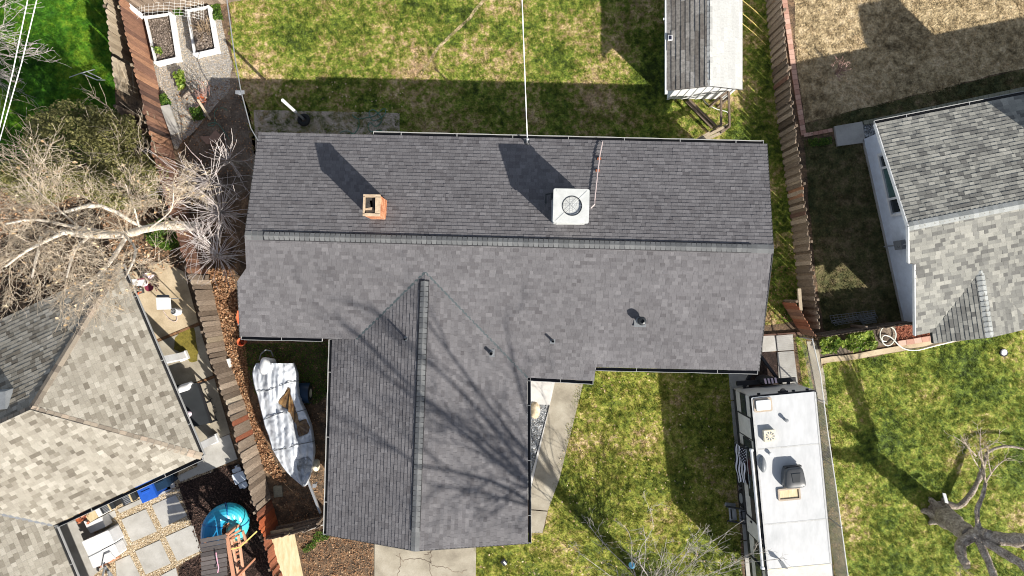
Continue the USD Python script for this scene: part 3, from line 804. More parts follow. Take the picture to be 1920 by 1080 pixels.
cap_row(house, w0 + [0, 0, .045], w1 + [0, 0, .045], 48, .27, 'main_cap', rng, .28, .03)
cap_row(house, w1 + [0, 0, .015], WR + [0, 0, .015], 4, .3, 'main_cap', rng, .25, .02)
for V, sg in ((VL, 1), (VR, 1)):
    a, b = np.array([*V, SP.z(*V)]) + [0, 0, .012], V0 + [0, 0, .012]
    MB().beam(a, b, .07, .018).build('valley_flashing', 'flashing', house)
gutter(house, NP.seen(700, 252.5), NP.seen(1432, 270), -south)
gutter(house, SP.seen(452, 631), SP.seen(604, 634), south, ends=False)
gutter(house, SP.seen(1117, 689), SP.seen(1421, 695.5), south)
gutter(house, np.array([*VR, SP.z(*VR)]), SP.seen(1112, 714.5), south)
gutter(house, WP.seen(622.5, 637), WP.seen(612, 1002), -east)
gutter(house, np.array([*VR, SP.z(*VR)]), EP.seen(990, 1018), east)
# rake boards along the gable ends
for pl, a, b in ((NP, eave_n[0], RL), (NP, eave_n[1], RR), (SP, SP.seen(1423, 695), RR), (SP, SP.seen(450, 631), SP.seen(445, 527)), (WP, WP.seen(612, 1003), WR), (EP, EP.seen(990, 1019), WR)):
    MB().beam(np.array(a) + [0, 0, -.07], np.array(b) + [0, 0, -.07], .03, .16).build('rake_board', 'underlay', house)
# gable walls
for pl, a, b in ((NP, (530, 300), (1400, 300)),):
    pass
top = lambda x, y: min(NP.z(x, y), SP.z(x, y)) - .17
mg = MB()
for x in (RL + [*(hd * .6), 0], RR - [*(hd * .6), 0]):
    n0 = x[:2] - south * 3.2; s0 = x[:2] + south * 3.4
    poly = Polygon([n0 - hd * .05, n0 + hd * .05, x[:2] + hd * .05, s0 + hd * .05, s0 - hd * .05, x[:2] - hd * .05])
    mg.prism(poly, 2.19, top)
mg.build('gable_wall', 'stucco', house)
xg = WR[:2] - wdir * .6
topw = lambda x, y: min(WP.z(x, y), EP.z(x, y)) - .17
MB().prism(Polygon([xg - east * 2.7 - wdir * .05, xg - wdir * .05, xg + east * 3.0 - wdir * .05, xg + east * 3.0 + wdir * .05, xg + wdir * .05, xg - east * 2.7 + wdir * .05]), 2.19, topw).build('gable_wall', 'stucco', house)

# chimney: brick courses, crown, flue
cc = NP.seen(697, 386)
def on_box(c, ax, ay, w, d):
    return np.array([c + ax * i * w / 2 + ay * j * d / 2 for i, j in ((-1, -1), (1, -1), (1, 1), (-1, 1))])
ax3, ay3 = np.array([*hd, 0]), np.array([*(-south), 0])
cb = NP.seen(703, 388)
zt = cb[2] + 1.25
ctop = P(697, 385, zt)
chim = MB().hexa(on_box(np.array([ctop[0], ctop[1], cb[2] - .3]), ax3, ay3, .50, .66), on_box(np.array([ctop[0], ctop[1], zt - .08]), ax3, ay3, .50, .66)).build('chimney', 'mortar', house)
r2 = np.random.default_rng(5)
for k in range(16):
    z = cb[2] + .02 + k * .075
    for side in range(4):
        d, o, ln, off = (ax3, -ay3, .50, .33) if side == 0 else (ay3, ax3, .66, .25) if side == 1 else (ax3, ay3, .50, .33) if side == 2 else (ay3, -ax3, .66, .25)
        x = -ln / 2 - (.1 if k % 2 else 0)
        while x < ln / 2:
            a, b = max(x, -ln / 2), min(x + .19, ln / 2)
            if b - a > .03:
                c = np.array([ctop[0], ctop[1], z]) + o * (off + .008)
                MB().beam(c + d * (a + .006), c + d * (b - .006), .02, .062, r2.uniform(0, 1)).build('brick', 'chimney_brick', chim)
            x += .2
cw, cd = .56, .74
mc = MB()
for sg in (-1, 1):
    mc.beam(ctop + ay3 * sg * (cd / 2 - .06) - ax3 * cw / 2, ctop + ay3 * sg * (cd / 2 - .06) + ax3 * cw / 2, .09, .1)
    wd = .16 if sg > 0 else .06
    mc.beam(ctop + ax3 * sg * (cw / 2 - wd / 2) - ay3 * (cd / 2 - .09), ctop + ax3 * sg * (cw / 2 - wd / 2) + ay3 * (cd / 2 - .09), wd, .1)
mc.build('crown', 'mortar', chim)
MB().hexa(on_box(ctop - [.06, 0, .12], ax3, ay3, .32, .52), on_box(ctop - [.06, 0, .06], ax3, ay3, .32, .52)).build('flue', 'soot', chim)
MB().box(ctop + [-.08, -.16, -.09], (.26, .18, .07), .2).box(ctop + [-.02, .02, -.085], (.08, .3, .05), .1).build('old_mortar', 'mortar', chim, kind='stuff')
# vent pipes through the roof
def roof_vent(pl, px, py, r, h, hood=False):
    b = pl.seen(px, py)
    f = MB()
    f.box(b + [0, 0, .02], (r * 4.2, r * 4.6, .012), math.atan2(hd[1], hd[0]))
    f.lathe([(r * 1.7, 0), (r * 1.2, .08), (r * 1.02, .1)], b)
    v = f.build('vent_flashing', 'grey_metal', house)
    mm = MB().lathe([(r, 0), (r, h), (r * .8, h), (r * .8, h - .1), (0, h - .1)], b)
    if hood:
        mm.lathe([(r * 1.5, h - .14), (r * 1.55, h - .02), (r * 1.2, h + .05), (r * .7, h + .07), (r * .65, h), (0, h)], b)
    mm.build('vent_pipe', 'dark_plastic', v)
roof_vent(WP, 762, 635, .035, .42)
roof_vent(EP, 921, 662, .06, .26)
roof_vent(SP, 1036, 639, .045, .3)
roof_vent(SP, 1200, 601, .10, .38, True)

# ---------------------------------------------------------------- air conditioner and pipe on the roof
ac = thing('air_conditioner', 'square white air conditioner with a round fan on the grey roof', 'air conditioner', NP.seen(1070, 392))
b = NP.seen(1071, 393)
top = b[2] + 1.05
c = P(1071, 386, top)
rr = -math.radians(1.5)
def rbox(w, d, z0, z1, ch=.05, cx=0, cy=0):
    g = sbox(-w / 2, -d / 2, w / 2, d / 2).buffer(-ch).buffer(ch, quad_segs=3)
    return affinity.translate(affinity.rotate(g, math.degrees(rr), origin=(0, 0)), c[0] + cx, c[1] + cy)
MB().prism(rbox(1.12, 1.08, 0, 0), b[2] + .16, top - .06).build('cabinet', 'white_metal', ac)
lid = rbox(1.2, 1.14, 0, 0, .06).difference(Point(c[0] + .03, c[1]).buffer(.31))
MB().prism(lid, top - .07, top).build('lid', 'white_metal', ac)
mm = MB()
for a in (math.pi / 4, 3 * math.pi / 4, 5 * math.pi / 4, 7 * math.pi / 4):
    d = np.array([math.cos(a + rr), math.sin(a + rr), 0])
    q = np.array([c[0] + .015, c[1], top + .004])
    mm.beam(q + d * .34, q + d * .72, .03, .012)
mm.build('lid_crease', 'white_metal', ac)
fc = np.array([c[0] + .03, c[1], top])
MB().lathe([(.31, -.3), (.31, .006), (.335, .012), (.335, -.02)], fc, 32).build('fan_ring', 'dark_plastic', ac)
MB().lathe([(0, -.32), (.31, -.32)], fc, 24).build('fan_well', 'dark_plastic', ac)
fan = MB()
for k in range(4):
    a0 = k * math.pi / 2 + .4
    g = [[fc + [math.cos(a0 + u) * r, math.sin(a0 + u) * r, -.18 + .12 * u] for u in np.linspace(0, .95, 5)] for r in (.06, .16, .27)]
    fan.grid(np.array(g))
fan.lathe([(0, -.06), (.07, -.07), (.08, -.2)], fc, 16)
fan.build('fan', 'galvanised', ac)
gm = MB()
for r in (.1, .16, .22, .28):
    a = np.linspace(0, 2 * np.pi, 33)
    gm.tube(np.column_stack([fc[0] + r * np.cos(a), fc[1] + r * np.sin(a), np.full(33, top + .004)]), .002, 3)
for k in range(8):
    a = k * math.pi / 4
    gm.tube([fc + [0, 0, .006], fc + [.32 * math.cos(a), .32 * math.sin(a), .006]], .004, 3)
gm.build('grille', 'grey_metal', ac, kind='stuff')
MB().prism(rbox(1.2, .95, 0, 0), b[2] - .12, b[2] + .16).build('curb', 'galvanised', ac)
fr = MB()
for k in range(11):
    z = b[2] + .26 + k * .06
    q = np.array([c[0] + .02, c[1] - .545, z])
    fr.beam(q - [.48, 0, 0], q + [.48, 0, 0], .012, .018)
fr.build('louvres', 'white_metal', ac)
MB().box(np.array([c[0] - .64, c[1] + .35, top - .3]), (.08, .18, .35)).build('disconnect_box', 'dark_plastic', ac)
MB().tube([NP.seen(1022, 384) + [0, 0, .0], NP.seen(1022, 384) + [0, 0, .45], NP.seen(1022, 368) + [0, 0, .5], NP.seen(1036, 366) + [0, 0, .5]], .03, 8).build('conduit', 'dark_plastic', ac)
pts = [NP.seen(1106, 392) + [0, 0, .3], NP.seen(1113, 385) + [0, 0, .28], NP.seen(1114, 377) + [0, 0, .14], NP.seen(1119, 330) + [0, 0, .12], NP.seen(1124, 290) + [0, 0, .12], NP.seen(1129, 267) + [0, 0, .1], NP.seen(1129, 265) + [0, 0, -.3]]
gp = thing('gas_pipe', 'thin pinkish white pipe running up the roof to the air conditioner', 'pipe', pts[-1])
MB().tube(pts, .022, 8).build('pipe', 'copper_pipe', gp)
for i, t in enumerate((.25, .8)):
    q = pts[3] * (1 - t) + pts[4] * t
    MB().box(q - [0, 0, .09], (.14, .09, .06)).build('pipe_block', 'fence_red', gp)
# power drop
mast = NP.seen(988, 268)
pd = thing('power_line', 'white power cable coming down to the mast on the north eave', 'cable', mast)
MB().lathe([(.03, -.4), (.03, .55), (.05, .56), (.05, .66), (0, .7)], mast, 12).build('mast', 'galvanised', pd)
MB().lathe([(.14, -.01), (.05, .05)], mast, 12).build('mast_boot', 'dark_plastic', pd)
k = np.linspace(0, 1, 30)
far = P(970, -260, 7.0)
sag = np.outer(1 - k, mast + [0, 0, .6]) + np.outer(k, far) - np.outer(k * (1 - k) * 1.0, [0, 0, 1.0])
MB().tube(sag, .018, 6).build('cable', 'white_cable', pd)
# ---------------------------------------------------------------- the left neighbour's hipped house
rng = np.random.default_rng(202)
lh = thing('house', 'beige hipped shingle house beside the patio in the lower left', 'house', P(60, 770, 0))
C, NEc, SWc = P(378, 856, 2.5), P(225, 495, 2.5), P(100, 985, 2.5)
de, ds = unit(NEc - C)[:2], unit(SWc - C)[:2]
ine, ins = np.array([-de[1], de[0]]), np.array([ds[1], -ds[0]])
ine = ine if ine @ (SWc - C)[:2] > 0 else -ine
ins = ins if ins @ (NEc - C)[:2] > 0 else -ins
SL = .45
E_ = Plane(C, ine, SL, 2.5); S_ = Plane(C, ins, SL, 2.5); N_ = Plane(NEc, -ins, SL, 2.5)
hw = np.linalg.norm(NEc - C) / 2
apex = C[:2] + de * hw + ine * hw
ridge_w = apex + ds * 12
dd = unit(P(140, 1080, 2.5) - SWc)[:2]
D_ = Plane(SWc, ine, SL, 2.5)
wing_s = SWc[:2] + dd * 12
val = SWc[:2] + unit(ins + ine) * 7.2
Df = Polygon([SWc[:2], wing_s, wing_s + ine * 5.1, val])
Sf = Polygon([C[:2], apex, ridge_w, ridge_w - ins * .01, val, SWc[:2]])
Sf = Polygon([C[:2], apex, val + (apex - val) @ ds * 0, SWc[:2]]) if False else Polygon([C[:2], apex, ridge_w, val, SWc[:2]])
Ef = Polygon([C[:2], NEc[:2], apex])
Nf = Polygon([NEc[:2], NEc[:2] + ds * (12 + hw), ridge_w, apex])
win = R(G([(-60, 440), (420, 440), (420, 1140), (-60, 1140)], 3.0))
tone = lambda r, row: float(np.clip(r.choice([.12, .3, .5, .62, .72, .85], p=[.1, .14, .22, .22, .2, .12]) + r.normal(0, .06), 0, 1))
m = MB(); tabs = []
for pl, po in ((E_, Ef), (S_, Sf), (N_, Nf), (D_, Df)):
    po = po.buffer(0)
    deck(m, pl, po)
    q = po.intersection(win.buffer(0)).buffer(0)
    tabs += shingles(pl, q, .155, (.12, .29), .014, rng, tone)
m.build('roof', 'underlay', lh)
lay(lh, tabs, 'left_shingle')
lw = unary_union([q.buffer(0) for q in (Ef, Sf, Nf, Df)]).buffer(.01).buffer(-2.2, join_style=2)
MB().prism(lw, 0, 2.35).build('wall', 'stucco', lh)
A3 = np.array([*apex, E_.z(*apex)])
look('left_cap', [(0, (.15, .125, .1)), (.6, (.26, .22, .17)), (1, (.33, .26, .2))], drive='tone', var=.2, vscale=45, bump=.3, bscale=150)
cap_row(lh, C + [0, 0, .012], A3 + [0, 0, .012], 24, .26, 'left_cap', rng, .33, .02, 'hip_cap')
cap_row(lh, NEc + [0, 0, .012], A3 + [0, 0, .012], 24, .26, 'left_cap', rng, .33, .02, 'hip_cap')
R3 = np.array([*(apex + ds * 2.4), A3[2]])
cap_row(lh, R3 + [0, 0, .012], A3 + [0, 0, .012], 11, .28, 'left_cap', rng, .45, .02, 'ridge_cap')
v3 = np.array([*val, S_.z(*val)])
MB().beam(SWc + [0, 0, .012], v3 + [0, 0, .012], .14, .02).build('valley_flashing', 'grey_metal', lh)
gutter(lh, S_.seen(378, 857), S_.seen(102, 985), -ins)
gutter(lh, SWc + [*(dd * .05), 0], np.array([*(SWc[:2] + dd * 6), 2.5]), -ine)
gutter(lh, C, NEc - [*(de * .05), 0], -ine)
# dark roof box at the left edge
q = N_.seen(6, 752)
MB().hexa([q + d for d in ([-.5, -.35, -.1], [.32, -.28, -.1], [.28, .42, -.1], [-.5, .35, -.1])], [q + d for d in ([-.5, -.3, .3], [.26, -.22, .26], [.22, .36, .2], [-.5, .3, .24])]).build('roof_ventilator', 'grey_plastic', lh)

# ---------------------------------------------------------------- the right neighbour's house
rng = np.random.default_rng(303)
rh = thing('house', 'grey shingled house with a pale blue side wall at the right edge', 'house', P(1720, 430, 0))
n0, n1 = P(1641, 232, 2.5), P(1920, 177, 2.5)
rd = unit(n1 - n0)[:2]
rs = np.array([rd[1], -rd[0]])
RN = Plane(n0, rs, .3, 2.5)
rw = RN.seen(1703, 425)
RS = Plane(rw, -rs, .3, rw[2])
far_n = n0[:2] + rd * 11.5
far_r = rw[:2] + rd * 11.0
se = RS.seen(1716, 629)[:2]
sfar = se + rd * 11
Nf = Polygon([n0[:2], far_n, far_r, rw[:2]])
# small south gable
g0 = RS.seen(1838, 508)
gz = g0[2]
g1 = P(1857, 633, gz)
gd = unit(g1 - g0)[:2]
ge = np.array([-gd[1], gd[0]])
GW, GE = Plane(g0, ge, .34, gz), Plane(g0, -ge, .34, gz)
eave_s = np.array([se, se + rd])
vL = line_on(RS, GW, se, rd); vR = line_on(RS, GE, se, rd)
kw, ke = (vL - g0[:2]) @ ge, (vR - g0[:2]) @ ge
gwl, gel = g1[:2] + ge * min(kw, 0) * .9, g1[:2] + ge * max(ke, 0) * .9
GWf = Polygon([g0[:2], vL, g1[:2] + ge * kw, g1[:2]])
GEf = Polygon([g0[:2], g1[:2], g1[:2] + ge * ke, vR])
Sf = Polygon([rw[:2], far_r, sfar, vR, g0[:2], vL, se, RS.seen(1715, 495)[:2], RS.seen(1704, 493)[:2]])
win = R(G([(1560, 120), (1985, 120), (1985, 680), (1560, 680)], 2.9))
tone = lambda r, row: float(np.clip(r.choice([.12, .35, .55, .7, .85], p=[.16, .2, .22, .24, .18]) + r.normal(0, .06), 0, 1))
m = MB(); tabs = []
for pl, po in ((RN, Nf), (RS, Sf), (GW, GWf), (GE, GEf)):
    po = po.buffer(0)
    deck(m, pl, po, .14)
    tabs += shingles(pl, po.intersection(win), .143, (.13, .31), .020, rng, tone)
m.build('roof', 'underlay', rh)
lay(rh, tabs, 'right_shingle')
look('right_cap', [(0, (.24, .25, .24)), (1, (.33, .34, .33))], drive='tone', var=.2, vscale=45, bump=.3, bscale=150)
cap_row(rh, rw + [0, 0, .012], np.array([*(rw[:2] + rd * 5.2), rw[2]]) + [0, 0, .012], 30, .3, 'right_cap', rng, .3, .03)
cap_row(rh, g1 + [0, 0, .012], g0 + [0, 0, .012], 13, .3, 'right_cap', rng, .34, .02)
gutter(rh, n0, np.array([*far_n, 2.5]), -rs)
for a, b in ((n0, rw), (rw, RS.seen(1704, 493)), (RS.seen(1715, 495), np.array([*se, RS.z(*se)]))):
    MB().beam(np.array(a) + [0, 0, -.05], np.array(b) + [0, 0, -.05], .035, .14).build('rake_board', 'white_paint', rh)
# blue wall with its gable top and window
w0, w1 = P(1617, 262), P(1692, 602)
wd = unit(w1 - w0)
wn = np.array([wd[1], -wd[0], 0]) * -1
wn = wn if wn[0] < 0 else -wn
L = np.linalg.norm(w1 - w0)
topz = lambda x, y: min(RN.z(x, y), RS.z(x, y)) - .16
rmid = w0 + wd * ((rw - w0) @ wd)
inn = -wn[:2] * .12
MB().prism(Polygon([w0[:2], rmid[:2], w1[:2], w1[:2] + inn, rmid[:2] + inn, w0[:2] + inn]), 0, topz).build('wall', 'blue_stucco', rh)
MB().prism(Polygon([w0[:2] + inn * 1.1, w1[:2] + inn * 1.1, w1[:2] + rd * 10, w0[:2] + rd * 10]).buffer(-.02), 0, 2.2).build('wall', 'stucco', rh)
MB().beam(w0 + wn * .015 + [0, 0, .06], w1 + wn * .015 + [0, 0, .06], .03, .12).build('foundation', 'pale_concrete', rh)
# three-light window
def on_wall(t, z, o=0.0):
    return w0 + wd * t + wn * o + [0, 0, z]
t_of = lambda px, py, z: (P(px, py, z) - w0) @ wd
ta, tb, tc, td = t_of(1654, 291, 1.0), t_of(1661, 314, 1.0), t_of(1671, 373, 1.0), t_of(1676, 401, 1.0)
wnd = MB()
z0, z1 = .98, 2.0
wnd.beam(on_wall(ta - .09, z0 - .04, .03), on_wall(td + .09, z0 - .04, .03), .09, .09)
wnd.beam(on_wall(ta - .09, z1 + .04, .03), on_wall(td + .09, z1 + .04, .03), .09, .09)
for t in (ta - .045, tb, tc, td + .045):
    wnd.beam(on_wall(t, z0, .025), on_wall(t, z1, .025), .09, .08, up=wn)
wf = wnd.build('window', 'white_paint', rh)
for (u, v), g in (((ta, tb), 'glass_dark'), ((tb, tc), 'glass_green'), ((tc, td), 'glass_dark')):
    MB().beam(on_wall((u + v) / 2, z0, .006), on_wall((u + v) / 2, z1, .006), abs(v - u) - .09, .008, up=wn).build('pane', g, wf)
# meter box on the wall
q = P(1653, 466, .9); q = on_wall((q - w0) @ wd, 1.15, .09)
mm = thing('electric_meter', 'small grey meter box on the blue wall', 'meter', (q[0], q[1], 0))
MB().box(q, (.2, .34, .5), math.atan2(wd[1], wd[0]) - 1.57).build('meter_box', 'grey_metal', mm)
MB().lathe([(.0, .1), (.08, .09), (.085, 0)], q + wn * .1 + [0, 0, .05], 14, axis='x').build('meter_glass', 'glass_dark', mm)
MB().beam(q - [0, 0, 1.1], q + [0, 0, 1.0], .05, .05).build('conduit', 'galvanised', mm)
# cooler standing on the roof beyond the frame; its shadow falls on the dry yard
q = np.array([20.2, 5.1])
zc = RN.z(*q)
cl = thing('rooftop_cooler', 'boxy rooftop cooler on the right house, just outside the frame', 'cooler', (q[0], q[1], zc))
MB().prism(affinity.rotate(sbox(q[0] - .8, q[1] - .8, q[0] + .8, q[1] + .8).buffer(-.1).buffer(.1), 11), zc - .25, zc + 1.75).build('cabinet', 'white_metal', cl)
MB().prism(affinity.rotate(sbox(q[0] - .85, q[1] - .85, q[0] + .85, q[1] + .85).buffer(-.2).buffer(.2), 11), zc + 1.75, zc + 1.85).build('lid', 'galvanised', cl)

# ---------------------------------------------------------------- the shed
rng = np.random.default_rng(404)
sh = thing('shed', 'small white shed with a grey shingle gable roof on the back lawn', 'shed', P(1330, 90, 0))
a0, a1 = P(1250, 170, 1.9), P(1250, -140, 1.9)
b0, b1 = P(1392, 168, 1.9), P(1392, -140, 1.9)
rz = 2.5
r0, r1 = P(1331, 161, rz), P(1331, -140, rz)
ux = np.array([1.0, 0])
WS = Plane(a0, ux, (rz - 1.9) / (r0[0] - a0[0]), 1.9)
ES = Plane(b0, -ux, (rz - 1.9) / (b0[0] - r0[0]), 1.9)
Wf = Polygon([a0[:2], r0[:2], r1[:2], a1[:2]]); Ef = Polygon([r0[:2], b0[:2], b1[:2], r1[:2]])
win = R(G([(1200, -40), (1440, -40), (1440, 200), (1200, 200)], 2.2))
m = MB(); tabs = []
ton = lambda r, row: float(np.clip(r.normal(.35, .22), 0, 1))
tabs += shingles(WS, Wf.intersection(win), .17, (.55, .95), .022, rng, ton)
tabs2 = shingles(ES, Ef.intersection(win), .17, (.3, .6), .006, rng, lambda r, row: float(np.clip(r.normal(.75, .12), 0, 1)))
for pl, po in ((WS, Wf), (ES, Ef)):
    deck(m, pl, po, .1)
m.build('roof', 'underlay', sh)
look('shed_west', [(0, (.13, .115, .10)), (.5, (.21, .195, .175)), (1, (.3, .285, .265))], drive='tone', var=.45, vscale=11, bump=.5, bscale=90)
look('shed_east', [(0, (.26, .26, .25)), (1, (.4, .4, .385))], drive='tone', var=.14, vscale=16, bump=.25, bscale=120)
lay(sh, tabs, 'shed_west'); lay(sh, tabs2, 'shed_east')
cap_row(sh, r0 + [0, 0, .01], P(1331, -30, rz) + [0, 0, .01], 18, .2, 'shed_east', rng, .42, .015)
sx0, sx1, sy0 = a0[0] + .42, b0[0] - .1, P(0, 187)[1]
tz = lambda x, y: min(WS.z(x, y), ES.z(x, y)) - .1
MB().prism(Polygon([(sx0, sy0), (r0[0], sy0), (sx1, sy0), (sx1, a1[1]), (r0[0], a1[1]), (sx0, a1[1])]), .1, tz).build('wall', 'white_paint', sh)
for i in range(1, 8):
    x = sx0 + (sx1 - sx0) * i / 8
    MB().beam((x, sy0 - .012, .12), (x, sy0 - .012, tz(x, sy0) - .02), .05, .02, up=(0, 1, 0)).build('batten', 'white_paint', sh)
for x in (sx0 + .04, sx1 - .04):
    MB().beam((x, sy0 - .016, .1), (x, sy0 - .016, tz(x, sy0) - .02), .09, .03, up=(0, 1, 0)).build('corner_board', 'white_paint', sh)
MB().beam(P(1249, 176, 1.86), P(1249, -40, 1.86), .09, .1).build('fascia', 'white_paint', sh)
fl = WS.seen(1256, 72)
MB().box(fl + [0, 0, .05], (.16, .2, .05)).build('solar_frame', 'white_plastic', sh)
MB().box(fl + [0, 0, .08], (.1, .14, .02)).build('solar_cell', 'solar_cell', sh)
MB().box(P(1247, 36, 1.85), (.14, .07, .07)).beam(P(1247, 36, 1.85), P(1246, 44, 1.7), .03, .03).build('lamp', 'white_plastic', sh)
for (x0, y0), (x1, y1) in (((1278, 184), (1288, 163)), ((1300, 181), (1306, 162)), ((1330, 180), (1347, 164))):
    pass
cab = np.linspace(0, 1, 8)
MB().tube([(sx0 + (sx1 - sx0) * (.38 + .45 * t), sy0 - .025, .75 + .55 * t + .1 * math.sin(t * 3)) for t in cab], .01, 4).build('cable', 'black_cable', sh)
# ---------------------------------------------------------------- fences, board by board
def along(pts, d):
    """Point and direction at distance d on a polyline."""
    pts = np.asarray(pts, float)
    seg = np.linalg.norm(np.diff(pts, axis=0), axis=1)
    for i, s in enumerate(seg):
        if d <= s or i == len(seg) - 1:
            u = (pts[i + 1] - pts[i]) / s
            return pts[i] + u * min(d, s), u
        d -= s


def fence(name, label, pts, h, bw, mat, seed, side=1, cat='fence', tone=(.5, .22), jitter=.03, dog=.35, odd=None, stagger=0.0, thick=.02, rails=True, post_mat='fence_grey', gap=.004, lean=0.0, skip=None, group=None):
    """A board fence on the polyline pts (xy, boards on the left side when side = 1)."""
    rng = np.random.default_rng(seed)
    pts = np.asarray(pts, float)[:, :2]
    total = np.linalg.norm(np.diff(pts, axis=0), axis=1).sum()
    f = thing(name, label, cat, (*pts[0], 0), group)
    n = max(2, int(round(total / bw)))
    w = total / n
    for k in range(n):
        c, u = along(pts, (k + .5) * w)
        nn = np.array([-u[1], u[0]]) * side
        if skip and skip(k, n):
            continue
        hh = h + rng.normal(0, jitter)
        off = .045 + (stagger if k % 2 else 0) + rng.normal(0, .005)
        wj = w - gap - abs(rng.normal(0, .004)) + (w * .22 if stagger else 0)
        tilt = rng.normal(0, .012) + lean
        d3, n3 = np.array([*u, 0]), np.array([*nn, 0])
        prof = [(-wj / 2, 0.02), (wj / 2, 0.02), (wj / 2, hh - dog * wj), (wj / 2 - dog * wj, hh), (-wj / 2 + dog * wj, hh), (-wj / 2, hh - dog * wj)]
        base = np.array([*(c + nn * off), 0])
        fr = np.array([base + d3 * a + n3 * (tilt * z) + [0, 0, z] for a, z in prof])
        bk = fr - n3 * thick
        m = len(prof)
        v = np.vstack([fr, bk])
        fc = [[0, k2, k2 + 1] for k2 in range(1, m - 1)] + [[m, m + k2 + 1, m + k2] for k2 in range(1, m - 1)]
        mb = MB().add(v, fc, 0)
        i = np.arange(m)
        mb2 = MB()
        tn = float(np.clip(rng.normal(*tone), 0, 1))
        mb2.add(v, fc, tn)
        mb2.add(v, np.column_stack([i, (i + 1) % m, (i + 1) % m + m, i + m]), tn)
        mt = odd(k, rng) if odd else None
        mb2.build('board', mt or mat, f)
    if rails:
        for z in (.3, h * .55, h - .28):
            m = MB()
            for a, b in zip(pts[:-1], pts[1:]):
                u = unit(b - a); nn = np.array([-u[1], u[0]]) * side
                m.beam([*(a - nn * .005), z], [*(b - nn * .005), z], .04, .085, float(rng.uniform(.2, .7)))
            m.build('rail', post_mat, f)
        for d in np.arange(.0, total + .1, 2.2):
            c, u = along(pts, min(d, total))
            nn = np.array([-u[1], u[0]]) * side
            MB().box([*(c - nn * .07), (h - .1) / 2], (.09, .09, h - .1), math.atan2(u[1], u[0]), float(rng.uniform(.2, .7))).build('post', post_mat, f)
    return f


upper = G([(255, -60), (262, 0), (270, 46), (288, 130), (315, 240), (327, 300)])
fence('fence', 'reddish brown board fence along the gravel garden, upper left', upper, 1.7, .2, 'fence_brown', 1, side=1, tone=(.5, .33), post_mat='fence_pale')
mid = G([(327, 302), (345, 370), (362, 430), (384, 498), (390, 514)])
fence('fence', 'weathered fence stretch half hidden behind the bare mauve shrubs', mid, 1.65, .2, 'fence_brown', 2, side=1, tone=(.55, .2))
lower = G([(390.5, 516), (401, 557), (413, 607), (425, 665), (447, 725), (458, 755), (474, 812), (490, 870), (507, 935)])
def lower_odd(k, r):
    return {28: 'fence_red', 31: 'fence_red', 24: 'fence_pale', 12: 'fence_pale', 51: 'fence_red', 52: 'fence_red'}.get(k)
fence('fence', 'long weathered grey board fence between the patio and the covered boat', lower, 1.65, .205, 'fence_grey', 3, side=1, tone=(.55, .2), odd=lower_odd, jitter=.04)
last = G([(507.5, 937), (519, 978), (532, 1030), (550, 1090), (566, 1150)])
fence('fence', 'red stained board fence at the bottom left beside the pale plywood', last, 1.65, .16, 'fence_red', 4, side=1, tone=(.5, .2), odd=lambda k, r: 'rusty_red' if 1 < k < 6 else None)
# the second, older fence beyond the brown one, with a gate
older = G([(228, -60), (240, 0), (247, 60), (253, 124)])
fence('fence', 'older pale board fence behind the reddish brown one, top left', older, 1.75, .2, 'fence_pale', 5, side=1, tone=(.45, .25), post_mat='fence_grey')
gpts = G([(255, 132), (259, 188)])
gt = fence('gate', 'pale board gate with a diagonal brace behind the brown fence', gpts, 1.7, .2, 'fence_pale', 6, side=1, cat='gate', tone=(.6, .2), rails=False)
ga, gb = np.array([*gpts[0], 0]), np.array([*gpts[1], 0])
gu = unit(gb - ga); gn = np.array([-gu[1], gu[0], 0])
o = gn * .07
MB().beam(ga + o + [0, 0, 1.35] + gu * .05, gb + o + [0, 0, 1.35] - gu * .05, .03, .13, .7, up=(0, 0, 1)).build('rail', 'fence_pale', gt)
MB().beam(ga + o + [0, 0, .35] + gu * .05, gb + o + [0, 0, .35] - gu * .05, .03, .13, .7).build('rail', 'fence_pale', gt)
MB().beam(ga + o * 1.05 + [0, 0, 1.25] + gu * .1, gb + o * 1.05 + [0, 0, .45] - gu * .1, .03, .12, .8).build('brace', 'fence_pale', gt)
third = G([(258, 216), (268, 262), (280, 305)])
fence('fence', 'short grey board fence stretch in front of the olive shrub', third, 1.55, .2, 'fence_grey', 7, side=1, tone=(.45, .2))
top_f = G([(268, 24), (330, 22), (405, 8), (470, -4)])
fence('fence', 'grey board fence along the top behind the planter boxes', top_f, 1.7, .2, 'fence_grey', 8, side=-1, tone=(.55, .15))
wp = thing('plank', 'long white plank leaning on the fence at the top left', 'plank', P(264, 33, .6))
MB().beam(P(268, 32, .35), P(219, -8, 1.55), .2, .03, up=(0, .4, 1)).build('board', 'white_paint', wp)

right_pts = G([(1429, -60), (1439, 0), (1450, 125), (1464, 250), (1467, 270), (1477, 345), (1487, 420), (1497, 520), (1508, 612)])
fence('fence', 'long weathered fence of overlapping boards between the two right hand yards', right_pts, 1.45, .135, 'fence_grey', 9, side=-1, tone=(.5, .2), stagger=.05, jitter=.035, odd=lambda k, r: 'fence_brown' if r.uniform() < .06 else None)
fence('gate', 'open reddish brown board gate beside the end of the long fence', G([(1467, 566), (1503, 626)]), 1.35, .15, 'fence_brown', 10, side=-1, cat='gate', tone=(.62, .2), odd=lambda k, r: 'fence_red' if r.uniform() < .6 else None)
fence('fence', 'dark board fence between the plant bed and the shaded side yard', G([(1700, 602), (1650, 606), (1560, 619), (1520, 626)]), 1.3, .14, 'fence_grey', 11, side=1, tone=(.15, .1), jitter=.01)
fence('fence', 'dark weathered fence between the left fence and the garage wall', G([(514, 986), (560, 977), (618, 962)]), 1.55, .15, 'fence_grey', 12, side=-1, tone=(.25, .15), jitter=.02)
pb = thing('plank', 'pale vertical plank standing beside the open red gate', 'plank', P(1500, 575, .8))
